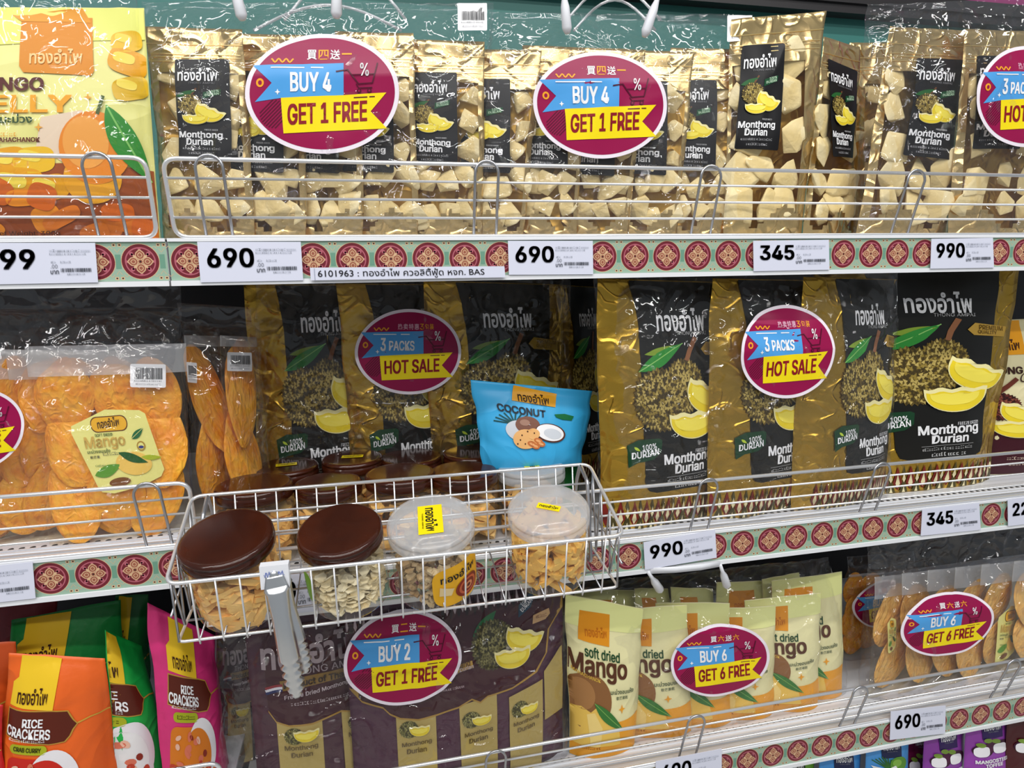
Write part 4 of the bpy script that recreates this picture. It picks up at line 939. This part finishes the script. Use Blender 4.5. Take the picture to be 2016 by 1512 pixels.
for i, (x0, x1, xt0, xt1, lb) in enumerate(((60, 300, 10, 300, 'first behind the labelled bag'), (0, 250, -60, 250, 'second behind the labelled bag, edge towards the aisle'), (-60, 200, -130, 190, 'left of the labelled bag, behind the magenta sticker'), (-130, 130, -200, 120, 'cut off by the left edge of the picture'))):
    slice_bag('clear bag of orange mango slices '+lb, C(x0, x1, (xt0, 690-i*2), (xt1, 690), .03-.004*i+.02, .085+.012*i, Z_ML), 72+i, GM, 3, 1.1, cols=3, vmax=.9, t=.007)
wrap('clear_multipack_bag', 'clear bag round the labelled mango slice bags, its magenta sticker at the left edge', C(-260, 384, (-300, 556), (352, 556), .05, .06, Z_ML),
     [('hot', [(-170, 945), (55, 915), (-170, 778), (52, 752)], 'magenta sticker, only its right end in view')], seed=78, t=.034, seal=.9, amp=.0055)
GN = 'clear bags of mango slices standing beside the durian bags'
slice_bag('narrow mango slice bag with a cut off barcode, beside the labelled mango pack', C(385, 478, (362, 660), (440, 662), .07, .13, Z_ML), 81, GN, 2, 1.2, None, [[(362, 752), (381, 754), (358, 712), (380, 714)]], cols=1, vmax=.9, zipv=.93)
slice_bag('narrow mango slice bag with a whole barcode, next to the black durian bags', C(448, 528, (432, 660), (505, 664), .08, .14, Z_ML), 82, GN, 2, 1.2, None, [box4(442, 493, 693, 730, 1)], cols=1, vmax=.9, zipv=.93)
wrap('clear_sleeve', 'clear bag round the two narrow mango slice bags beside the durian bags', C(378, 535, (352, 596), (508, 606), .09, .12, Z_ML), seed=83, t=.03, seal=.9, nu=40, nv=60)

# ------------------------------------------------------------------ lower shelf, left: rice crackers
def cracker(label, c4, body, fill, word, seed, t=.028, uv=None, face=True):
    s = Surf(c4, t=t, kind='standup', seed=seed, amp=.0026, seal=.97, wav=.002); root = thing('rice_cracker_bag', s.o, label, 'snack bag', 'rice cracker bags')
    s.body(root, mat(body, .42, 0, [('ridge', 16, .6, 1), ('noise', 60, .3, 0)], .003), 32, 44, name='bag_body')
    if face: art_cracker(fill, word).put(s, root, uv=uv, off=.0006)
    return root
FULL = [(0.02, .17), (1, .17), (.02, 1), (1, 1)]
cracker('orange rice cracker bag, front left on the lower left shelf', C(-10, 243, (18, 1284), (206, 1296), .02, .03, Z_LL), 'e8641c', 'c8281c', 'CRAB CURRY', 91, uv=FULL)
cracker('deep orange rice cracker bag cut off by the left edge of the picture', C(-220, 6, (-200, 1275), (34, 1262), .05, .05, Z_LL), 'd8551a', 'c8281c', 'CRAB CURRY', 92, uv=FULL)
cracker('red rice cracker bag cut off at the lower left corner', C(-240, 14, (-225, 1392), (2, 1388), .012, .012, Z_LL), 'c81c22', 'e8a84a', '', 93, t=.014, uv=FULL)
cracker('dark green cracker bag with yellow top standing behind the orange bag', C(10, 260, (20, 1222), (236, 1180), .09, .11, Z_LL), '14803a', 'e0d8d0', '', 94, uv=[(.02, .17), (1.0, .17), (.02, 1.0), (1.0, 1.0)])
cracker('bright green rice cracker bag between the orange and the pink bag', C(232, 318, (205, 1240), (278, 1272), .03, .085, Z_LL), '18b04a', 'e8e8e8', '', 95, uv=[(-.5, .10), (.78, .10), (-.42, 1), (.86, 1)])
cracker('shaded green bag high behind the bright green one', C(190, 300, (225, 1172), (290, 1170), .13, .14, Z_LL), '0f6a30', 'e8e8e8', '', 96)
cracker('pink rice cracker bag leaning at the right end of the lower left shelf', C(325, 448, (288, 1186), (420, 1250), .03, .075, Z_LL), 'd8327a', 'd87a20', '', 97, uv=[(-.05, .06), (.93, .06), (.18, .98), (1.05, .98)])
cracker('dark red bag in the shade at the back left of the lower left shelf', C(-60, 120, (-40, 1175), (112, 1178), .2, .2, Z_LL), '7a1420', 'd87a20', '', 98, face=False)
# ------------------------------------------------------------------ lower shelf: maroon multi-bags
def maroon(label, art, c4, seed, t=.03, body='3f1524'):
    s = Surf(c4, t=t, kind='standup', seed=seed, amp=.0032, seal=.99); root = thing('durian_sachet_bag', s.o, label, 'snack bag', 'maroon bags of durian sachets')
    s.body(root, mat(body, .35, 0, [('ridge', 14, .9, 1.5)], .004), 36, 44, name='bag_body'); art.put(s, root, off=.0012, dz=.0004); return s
maroon('maroon durian sachet bag behind the hanging tongs', art_maroon_left(), C(512, 748, (478, 1185), (725, 1170), .05, .07, Z_LR), 101, body='43182a')
maroon('maroon durian sachet bag with a printed durian, right of the buy 2 sticker', art_maroon(), C(700, 1108, (676, 1190), (1108, 1140), .035, .05, Z_LR), 102, body='4a1f38')
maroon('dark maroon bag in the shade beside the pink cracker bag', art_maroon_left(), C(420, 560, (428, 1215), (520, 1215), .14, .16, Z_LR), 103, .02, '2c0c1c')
wrap('clear_multipack_bag', 'clear bag round the maroon durian sachet bags, with a buy 2 get 1 free sticker', C(440, 1118, (425, 1196), (1112, 1120), .045, .055, Z_LR),
     [('buy2', [(676, 1392), (905, 1376), (678, 1204), (908, 1192)], 'oval magenta sticker reading buy 2 get 1 free')], seed=104, t=.040, seal=.995, amp=.0058)
# ------------------------------------------------------------------ lower shelf: soft dried mango bags
GK = 'pale yellow dried mango bags, front row'; GK2 = 'pale yellow dried mango bags, back row'
def mango_bag(label, c4, seed, group, t=.022):
    s = Surf(c4, t=t, kind='standup', seed=seed, amp=.0024, seal=.96, wav=.002); root = thing('dried_mango_bag', s.o, label, 'snack bag', group)
    s.body(root, mat('eee7b0', .38, 0, [('ridge', 18, .5, 1)], .003, var=None), 28, 44, name='bag_body'); MNG.put(s, root, off=.0006)
for i, (x0, x1, tl, tr, yl, yr, lb) in enumerate((
    (1122, 1250, (1112, 1168), (1266, 1198), .045, .040, 'front row dried mango bag at the left end, whole word mango showing'),
    (1206, 1362, (1190, 1200), (1352, 1190), .075, .045, 'front row dried mango bag just left of the buy 6 sticker'),
    (1300, 1442, (1290, 1186), (1436, 1186), .08, .05, 'front row dried mango bag behind the left part of the buy 6 sticker'),
    (1382, 1522, (1376, 1200), (1526, 1192), .08, .05, 'front row dried mango bag behind the right edge of the buy 6 sticker'),
    (1470, 1610, (1466, 1182), (1616, 1166), .08, .05, 'front row dried mango bag right of the buy 6 sticker'),
    (1524, 1658, (1520, 1144), (1658, 1124), .095, .065, 'dried mango bag at the right end of the front row, tallest'))):
    mango_bag(lb, C(x0, x1, tl, tr, yl, yr, Z_LR), 111+i, GK)
for i, (x0, x1, tl, tr) in enumerate(((1130, 1250, (1130, 1158), (1256, 1162)), (1240, 1330, (1250, 1158), (1316, 1158)), (1318, 1410, (1322, 1156), (1402, 1158)), (1400, 1520, (1412, 1146), (1534, 1142)), (1500, 1590, (1500, 1140), (1572, 1126)))):
    mango_bag('dried mango bag in the back row, '+('leftmost', 'second from the left', 'middle one', 'second from the right', 'rightmost')[i]+' of the five tops showing', C(x0, x1, tl, tr, .12, .14, Z_LR), 121+i, GK2)
rk, sk = wrap('clear_multipack_bag', 'clear bag with white handle round the pale yellow mango bags, with buy 6 sticker', C(1112, 1662, (1100, 1150), (1632, 1098), .075, .085, Z_LR),
     [('buy6', [(1318, 1376), (1514, 1358), (1314, 1234), (1508, 1218)], 'oval magenta sticker reading buy 6 get 6 free')], [[(1634, 1128), (1662, 1134), (1638, 1104), (1667, 1108)]], seed=131, t=.045, seal=.99, amp=.005)
clip(rk, sk.o, at(1276, 1126, -.006), at(1301, 1164, .012), .005); clip(rk, sk.o, at(1418, 1112, -.006), at(1432, 1156, .012), .005)
q = MB(); pts = [at(1280, 1124, -.006), at(1330, 1122, -.010), at(1380, 1117, -.010), at(1418, 1110, -.006)]
V = []
for p in pts: V += [p-sk.o+np.array([0, 0, .004]), p-sk.o-np.array([0, 0, .004])]
q.add(V, [(2*i, 2*i+1, 2*i+3, 2*i+2) for i in range(3)]); o = q.build('carry_handle', [mat('e4e6ec', .35)], rk); md = o.modifiers.new('s', 'SOLIDIFY'); md.thickness = .001
# ------------------------------------------------------------------ lower shelf, right: clear packs of mango sticks
GL = 'clear bags of dried mango in the lower right pack'
for i, (x0, x1, xt0, xt1) in enumerate(((1710, 1800, 1722, 1800), (1768, 1850, 1776, 1850), (1818, 1895, 1828, 1900), (1866, 1945, 1880, 1950), (1916, 2000, 1932, 2010), (1972, 2080, 1996, 2100))):
    lb = ('at the left end', 'second from the left', 'third from the left', 'fourth from the left', 'fifth from the left', 'cut off by the right edge')[i]
    y = 1136-(x0-1710)*.12
    slice_bag('narrow clear bag of dried mango, '+lb+' of lower right pack', C(x0, x1, (xt0, y), (xt1, y-8), .045, .085, Z_LR), 141+i, GL, 2, 1.1,
              {4: [(1944, 1308), (1990, 1300), (1966, 1196), (2012, 1184)], 0: [(1742, 1285), (1760, 1285), (1744, 1215), (1764, 1215)]}.get(i), cols=1, vmax=.80, zipv=.82, t=.012, src=SLM2)
wrap('clear_multipack_bag', 'clear bag at lower right round dried mango, with pebble shaped buy 6 sticker', C(1690, 2200, (1708, 1072), (2230, 1010), .06, .06, Z_LR),
     [('buy6', [(1762, 1294), (1944, 1278), (1762, 1172), (1944, 1150)], 'pebble shaped magenta sticker reading buy 6 get 6 free')], seed=151, t=.036, seal=.8, amp=.0055)
slice_bag('shaded clear bag of dried mango just behind the lower right pack', C(1652, 1730, (1672, 1132), (1740, 1126), .15, .16, Z_LR), 152, GL, 4, 1.2, None, cols=2, vmax=.92, zipv=.98)
wrap('clear_multipack_bag', 'clear bag in the shade behind the lower right pack, its magenta sticker half hidden', C(1650, 1800, (1668, 1095), (1800, 1085), .15, .15, Z_LR),
     [('buy6', [(1666, 1232), (1790, 1222), (1666, 1142), (1790, 1132)], 'half hidden magenta sticker')], seed=153, t=.02, seal=.9, nu=40, nv=50)
# ------------------------------------------------------------------ bottom row: toffee bags
for i, (x0, x1, y0, y1, body, band, t1, t2, kd, lb) in enumerate((
    (1510, 1600, 1494, 1488, '6aa82c', '1c3c1c', '', '', 'coconut', 'lime green toffee bag at the left of the bottom row, only its top showing'),
    (1612, 1692, 1480, 1474, '3f8fd8', '16204a', '', '', 'coconut', 'blue toffee bag next to the lime green one, mostly hidden'),
    (1702, 1786, 1456, 1448, '4a9ae0', '16204a', '', '', 'coconut', 'blue toffee bag with printed green coconut under the lower 690 card'),
    (1776, 1830, 1446, 1442, '6a1440', '6a1440', '', '', 'mangosteen', 'dark magenta toffee bag between the blue and the purple ones'),
    (1816, 1896, 1440, 1430, '8a3aa0', '2e1458', 'MANGOSTEEN', 'TOFFEE', 'mangosteen', 'purple mangosteen toffee bag, left of the two'),
    (1898, 1986, 1420, 1408, '9440a8', '2e1458', 'MANGOSTEEN', 'TOFFEE', 'mangosteen', 'purple mangosteen toffee bag, right of the two'),
    (1980, 2080, 1412, 1402, '4a1018', '2a0a10', '', '', 'mangosteen', 'dark red toffee bag at the lower right corner'))):
    k = .02 if i != 3 else .05
    s = Surf([at(x0-6, y0+195, k), at(x1-6, y1+190, k+.01), at(x0+4, y0-10, k), at(x1+4, y1-10, k+.01)], t=.014, kind='standup', seed=161+i, amp=.0018, seal=.97)
    dz = Z_BOT-min(p[2] for p in s.P[:2]); root = thing('toffee_bag', s.o, lb, 'snack bag', 'toffee bags on the bottom shelf')
    s.body(root, mat(body, .35, 0, [('ridge', 24, .5, 1)], .002), 24, 34, name='bag_body'); art_toffee(band, t1, t2, kd).put(s, root, uv=[(0, .36), (1, .36), (0, 1), (1, 1)], off=.0006)

# ------------------------------------------------------------------ jars
BROWN = mat('33140a', .14, 0, [('noise', 20, .15, 0)], .0008, var=('4e2210', 18, .35, .8))
def lid_profile(R, h): return [(0, h), (R*.4, h), (R*.84, h), (R*.90, h), (R*.93, h-.0002), (R*.965, h-.0008), (R, h-.003), (R*1.0, h*.72), (R*.985, h*.68), (R*.985, h*.60), (R*1.005, h*.55), (R*1.005, h*.12), (R*.985, 0), (R*.93, 0), (R*.93, h*.85), (0, h*.85)]
def pieces(kind, R, z0, z1, n, rg):
    q = MB()
    for i in range(n):
        r = R*math.sqrt(rg.random())*.92 if i % 3 else R*.86; t = rg.uniform(0, 2*math.pi); z = rg.uniform(z0, z1); c = Vector((r*math.cos(t), r*math.sin(t), z))
        M = Matrix.Rotation(rg.uniform(0, 6.28), 3, 'Z') @ Matrix.Rotation(rg.uniform(-.7, .7), 3, 'X') @ Matrix.Rotation(rg.uniform(-.6, .6), 3, 'Y')
        if kind in ('strips', 'sticks'):
            L = rg.uniform(.012, .018) if kind == 'sticks' else rg.uniform(.014, .021); W_ = .0042 if kind == 'sticks' else .0072; T = .0030; cur = rg.uniform(-.35, .35); ringv = []
            for k in range(6):
                s_ = (k/5-.5)*2*L; yy = cur*(k/5-.5)**2*.03
                kk = 1-.35*abs(k/5-.5)
                for a, b in ((-1, -1), (1, -1), (1, 1), (-1, 1)): ringv.append(M @ Vector((s_, yy+a*W_*kk, b*T*kk))+c)
            F = [(k*4+j, k*4+(j+1) % 4, k*4+4+(j+1) % 4, k*4+4+j) for k in range(5) for j in range(4)]+[(3, 2, 1, 0), (20, 21, 22, 23)]
            ringv = [Vector((v.x, v.y, v.z)) if v.xy.length < R else Vector((v.x*R/v.xy.length, v.y*R/v.xy.length, v.z)) for v in ringv]
            q.add(ringv, F, 0, False)
        else:
            sz = rg.uniform(.004, .009) if kind == 'flakes' else rg.uniform(.003, .006); V = []
            for k in range(6):
                a = k*math.pi/3+rg.uniform(-.3, .3); V.append(M @ Vector((sz*math.cos(a), sz*math.sin(a)*rg.uniform(.6, 1), rg.uniform(-.3, .3)*sz))+c)
            h = (M @ Vector((0, 0, 1)))*(.0012 if kind == 'flakes' else .003); V += [v+h for v in V]
            V = [Vector((v.x, v.y, v.z)) if v.xy.length < R else Vector((v.x*R/v.xy.length, v.y*R/v.xy.length, v.z)) for v in V]
            q.add(V, [(5, 4, 3, 2, 1, 0), (6, 7, 8, 9, 10, 11)]+[(k, (k+1) % 6, 6+(k+1) % 6, 6+k) for k in range(6)], 0, False)
    return q
def jar(label, loc, R, H, kind, lid, tilt, rz=0, group=None, cols=None, stick=None, side=None, n=120, fill=.72, seed=1):
    rg = random.Random(seed); root = thing('jar', loc, label, 'jar', group); root.rotation_euler = tilt
    hb = H-.011
    q = MB(); q.lathe([(0, 0), (R*.86, 0), (R*.95, .002), (R*.985, .007), (R*.985, hb*.92), (R*.93, hb)], 56); q.build('jar_body', [JARPLASTIC], root)
    q = MB(); q.lathe([(a, b+H-.013) for a, b in lid_profile(R, .016)], 56)
    L = q.build('lid', [BROWN if lid == 'brown' else JARFROST], root); L['label'] = 'glossy dark brown screw lid' if lid == 'brown' else 'cloudy clear screw lid'
    q = pieces(kind, R*.93, .006, .006+(hb-.01)*fill, n, rg); o = q.build('jar_contents', [cols], root); o['kind'] = 'stuff'
    if stick:   # square sticker on the lid
        w_, h_, a = stick; zz = H+.0034; c, s_ = math.cos(a), math.sin(a)
        f = lambda x, y: np.array([x*c-y*s_, x*s_+y*c, zz])
        sf = Surf([f(-w_, -h_), f(w_, -h_), f(-w_, h_), f(w_, h_)], t=0, kind='flat', amp=0)
        if sf.n[2] < 0: sf.n = -sf.n
        A = Art(100, 100, 30); A.rect('lid_sticker', YEL, 0, 0, 100, 100, 0); A.text('lid_sticker/lettering', INK, LOGO, 10, 22, 92, 70, 2, .02); A.text('lid_sticker/lettering', K('5a5010'), 'THONG AMPAI', 28, 78, 82, 84, 2, .01)
        A.put(sf, root, off=.0003, origin=np.zeros(3))
    if side:   # label wrapped round the body: angle from, angle to, z from, z to, colour, word
        a0, a1, z0, z1, colr, word = side
        class Cyl:
            o = np.zeros(3)
            def F(s2, u, v, off=0, hi=0):
                t = a0+(a1-a0)*np.asarray(u); r = R*.99+off; return np.stack([r*np.cos(t), r*np.sin(t), z0+(z1-z0)*np.asarray(v)], -1)
        A = Art(100, 100, 6); A.ell('side_label', K(colr, .35), 50, 50, 50, 50, 0, p=4)
        if word: A.text('side_label/lettering', INK, word, 14, 16, 84, 36, 3, .02)
        if word == LOGO:
            for rr, cc in ((26, '8a2a14'), (20, 'c8603a'), (15, '7a2010'), (9, 'd88a5a'), (4, '5a1408')): A.ell('side_label/picture', K(cc, .4), 64, 68, rr*1.0, rr*.95, 3+int(26-rr)//5, .2)
            A.poly('side_label/picture', K('e8d09a'), [(12, 44), (36, 56), (30, 72), (10, 66)], 3)
        A.put(Cyl(), root, off=.0002)
    return root
JM = [mat('f7b85a', .45, 0, [('noise', 90, .6, 0)], .002, var=('fcd68a', 40, .3, .7)), mat('fff6da', .5, 0, None, var=('f4e2b4', 60, .35, .7)), mat('d9c39a', .55, 0, [('noise', 120, .8, 0)], .003, var=('a8865a', 50, .35, .65)), mat('fbd070', .45, 0, [('noise', 90, .5, 0)], .002, var=('f2b850', 50, .3, .7))]
TL = (math.radians(17), math.radians(-4.5), 0)
GJ = 'jars in the wire basket'
def jarloc(px, py, Y=-.072):   # base centre so that the lid centre shows at the pixel
    p = at(px, py-8, Y-.010); return (p[0]+.005, Y+.006, p[2]-.0885)
jar('brown lidded jar of dried mango strips at the left end of the wire basket', jarloc(450, 1044), .0435, .084, 'strips', 'brown', TL, group=GJ, cols=JM[0], n=150, seed=3)
jar('brown lidded jar of white coconut flakes in the basket, right of the tongs', jarloc(671, 1030), .0415, .084, 'flakes', 'brown', TL, group=GJ, cols=JM[1], n=420, seed=4, side=(math.radians(-170), math.radians(-142), .018, .056, '7ab82c', ''))
jar('clear lidded jar of nut clusters with a yellow label in the basket', jarloc(848, 1014), .0445, .084, 'clusters', 'frost', TL, group=GJ, cols=JM[2], n=420, seed=5, stick=(.0225, .0125, math.radians(-95)), side=(math.radians(-100), math.radians(-20), .008, .058, 'f0b420', LOGO))
jar('clear lidded jar of pale mango sticks at the right end of the basket', jarloc(1078, 994), .0435, .086, 'sticks', 'frost', TL, group=GJ, cols=JM[3], n=190, seed=6, stick=(.0125, .0045, math.radians(-32)), fill=.95)
GJ2 = 'jars standing on the middle shelf behind the basket'
for i, (px, py, R, y, st, lb) in enumerate((
    (500, 952, .0435, .055, None, 'left end of the front row'), (646, 948, .040, .062, None, 'second of the front row'), (788, 930, .043, .060, None, 'third of the front row'), (912, 926, .043, .058, None, 'fourth of the front row'),
    (564, 916, .040, .135, (.013, .006, .1), 'back row, yellow square on its lid'), (694, 900, .040, .140, (.014, .006, -.1), 'back row, tan square on its lid'), (808, 898, .042, .145, None, 'back row, without lid sticker'), (932, 888, .042, .140, None, 'back row, next to the blue coconut bag'))):
    p = at(px, py, y); jar('brown lidded jar on the middle shelf, '+lb, (p[0], y, Z_MR+.0015), R, p[2]-Z_MR-.004, 'strips', 'brown', (0, 0, 0), group=GJ2, cols=JM[0], n=60, seed=20+i, stick=st, fill=.8)
p = at(1046, 918, .062); jar('clear lidded jar behind the basket under the blue coconut bag', (p[0], .062, Z_MR+.0015), .0435, p[2]-Z_MR-.004, 'sticks', 'frost', (0, 0, 0), group=GJ2, cols=JM[0], n=70, seed=31, stick=(.013, .010, 1.5), fill=.8)

s = Surf([at(950, 925, .075), at(1142, 912, .08), at(928, 748, .085), at(1168, 770, .09)], t=.022, kind='standup', seed=171, amp=.0030, seal=.9, wav=.003)
root = thing('coconut_snack_bag', s.o, 'bright blue coconut snack bag lying on the jar lids', 'snack bag')
s.body(root, mat('35a6dc', .4, 0, [('ridge', 14, .6, 1)], .003), 34, 36, name='bag_body'); art_coconut().put(s, root, off=.0006)
s = Surf([on(1068, .115, Z_MR), on(1140, .12, Z_MR), at(1066, 880, .115), at(1136, 880, .12)], t=.012, kind='standup', seed=172, amp=.002, seal=.95)
root = thing('green_snack_bag', s.o, 'dark green snack bag, a sliver behind the right end of the basket', 'snack bag'); s.body(root, mat('0f6a2c', .4), 16, 24, name='bag_body')

# ------------------------------------------------------------------ wire basket
bx0, bx1 = -.1355, .2985; ox = (bx0+bx1)/2; FR = (-.132, -.284); BR = (-.021, -.2405); FB = (-.121, -.3465); BB = (-.034, -.330)
root = thing('wire_basket', (ox, -.08, -.3465), 'chrome wire basket hooked on the middle rail, holding four jars', 'basket'); O = Vector((ox, -.08, -.3465))
W = lambda x, yz: Vector((x, yz[0], yz[1]))-O
q = MB(); q.tube(fillet([W(ox, BR), W(bx1, BR), W(bx1, FR), W(bx0, FR), W(bx0, BR), W(ox, BR)], .012, 5), .0019, 8); q.build('rim', [CHROME], root)
q = MB(); q.tube(fillet([W(ox, FB), W(bx1-.002, FB), W(bx1-.006, BB), W(bx0+.006, BB), W(bx0+.002, FB), W(ox, FB)], .006, 4), .0015, 6); q.build('base_frame', [CHROME], root)
nw = 21; q1, q2, q3 = MB(), MB(), MB()
for i in range(1, nw):
    x = bx0+(bx1-bx0)*i/nw
    q1.tube([W(x, (FR[0]-.001, FR[1])), W(x, (FB[0]-.0015, FB[1])), W(x, (FB[0]+.001, FB[1]-.0045))], .00095, 5)
    q2.tube([W(x, BR), W(x, (BB[0]+.002, BB[1]-.004))], .00095, 5); q3.tube([W(x, FB), W(x, BB)], .0009, 5)
q1.build('front_wires', [CHROME], root)
for z, f in ((.25, .25), (.5, .5), (.72, .72)): q2.tube([W(bx0, (BR[0]+(BB[0]-BR[0])*f, BR[1]+(BB[1]-BR[1])*f)), W(bx1, (BR[0]+(BB[0]-BR[0])*f, BR[1]+(BB[1]-BR[1])*f))], .0013, 5)
q2.build('back_wires', [CHROME], root)
for f in (.33, .66): q3.tube([W(bx0+.003, (FB[0]+(BB[0]-FB[0])*f, FB[1]+(BB[1]-FB[1])*f)), W(bx1-.003, (FB[0]+(BB[0]-FB[0])*f, FB[1]+(BB[1]-FB[1])*f))], .0012, 5)
q3.build('floor_wires', [CHROME_D], root)
for k, x in enumerate((bx0, bx1)):
    q = MB(); e = .003*(1 if k == 0 else -1)
    for j in range(4):
        f = (j+.5)/4; g = (j+1)/4; h = j/4
        q.tube([W(x, (FR[0]+(BR[0]-FR[0])*f, FR[1]+(BR[1]-FR[1])*f)), W(x+e, (FB[0]+(BB[0]-FB[0])*g, FB[1]+(BB[1]-FB[1])*g))], .0012, 5)
        q.tube([W(x, (FR[0]+(BR[0]-FR[0])*f, FR[1]+(BR[1]-FR[1])*f)), W(x+e, (FB[0]+(BB[0]-FB[0])*h, FB[1]+(BB[1]-FB[1])*h))], .0012, 5)
    q.tube([W(x, (-.126, -.318)), W(x, (-.03, -.290))], .0012, 5)
    q.build('side_wires', [CHROME_D], root)
for x in (bx0+.016, bx1-.012):
    q = MB(); q.tube(fillet([W(x, (-.001, -.300)), W(x, (-.012, -.262)), W(x, (-.024, -.240)), W(x, (-.05, -.252)), W(x-.004, (-.075, -.338)), W(x-.004, (-.04, -.332)), W(x, (-.012, -.372)), W(x, (-.0065, -.300))], .004, 3), .0022, 6); q.build('hanging_hook', [CHROME_D], root)
# ------------------------------------------------------------------ tongs
TP = Vector(at(541, 1132, -.1385)); root = thing('serving_tongs', TP, 'steel serving tongs hanging from the front rim of the basket', 'tongs'); TE = Vector(at(586, 1366, -.150))
dirv = (TE-TP); Lt = dirv.length; D = dirv.normalized(); S = Vector((1, 0, 0)); S = (S-D*S.dot(D)).normalized(); Nn = D.cross(S)
if Nn.y > 0: Nn = -Nn
def arm(name, spread, back, length):
    V = []; F = []; nv, nu = 60, 8
    for j in range(nv+1):
        f = j/nv; wd = .0105-.0028*min(1, f*3) if f < .33 else (.0077+.0010*math.sin((f-.33)*3) if f < .86 else .0085*math.sqrt(max(.02, 1-((f-.86)/.145)**2)))
        if f < .12: wd = .0075+.0035*f/.12
        if .66 < f < .97: wd -= .0026*((j//2) % 2)
        for i in range(nu+1):
            u = i/nu*2-1
            V.append(D*(f*length)+S*(u*wd+spread*f)+Nn*((.0052*(1-u**4) if f > .1 else .0012*(1-u*u))+back*(1-.3*f)+.004*math.sin(f*3.1)))
    n = nu+1
    for j in range(nv):
        for i in range(nu): a = j*n+i; F.append((a, a+1, a+n+1, a+n))
    o = link(name, mesh(name, V, F, STEEL), root); md = o.modifiers.new('thickness', 'SOLIDIFY'); md.thickness = .0009
arm('tong_arm', 0, .002, Lt); arm('tong_arm', .009, -.012, Lt*.86)
q = MB(); q.tube([D*.001+Nn*.003, D*-.004+Nn*-.002, D*.001+Nn*-.011], .0045, 8); q.build('tong_bend', [STEEL], root)
q = MB(); q.box((-.0125, -.002, -.012), (.0125, .0075, .010)); o = q.build('paper_band', [mat('e8eaf0', .5)], root); o['label'] = 'white paper band with blue scribble'
A = Art(100, 50, 20)
for i in range(3): A.line('ink_scribble', K('3a5ab0'), [(15+i*24+3*k, 18+8*math.sin(k*1.9+i)) for k in range(8)], 2.5, 0)
sf = Surf([tuple(TP+Vector((-.0125, -.0026, -.010))), tuple(TP+Vector((.0125, -.0026, -.010))), tuple(TP+Vector((-.0125, -.0026, .009))), tuple(TP+Vector((.0125, -.0026, .009)))], t=0, kind='flat', amp=0)
A.put(sf, root, off=.0002, origin=np.array(TP))
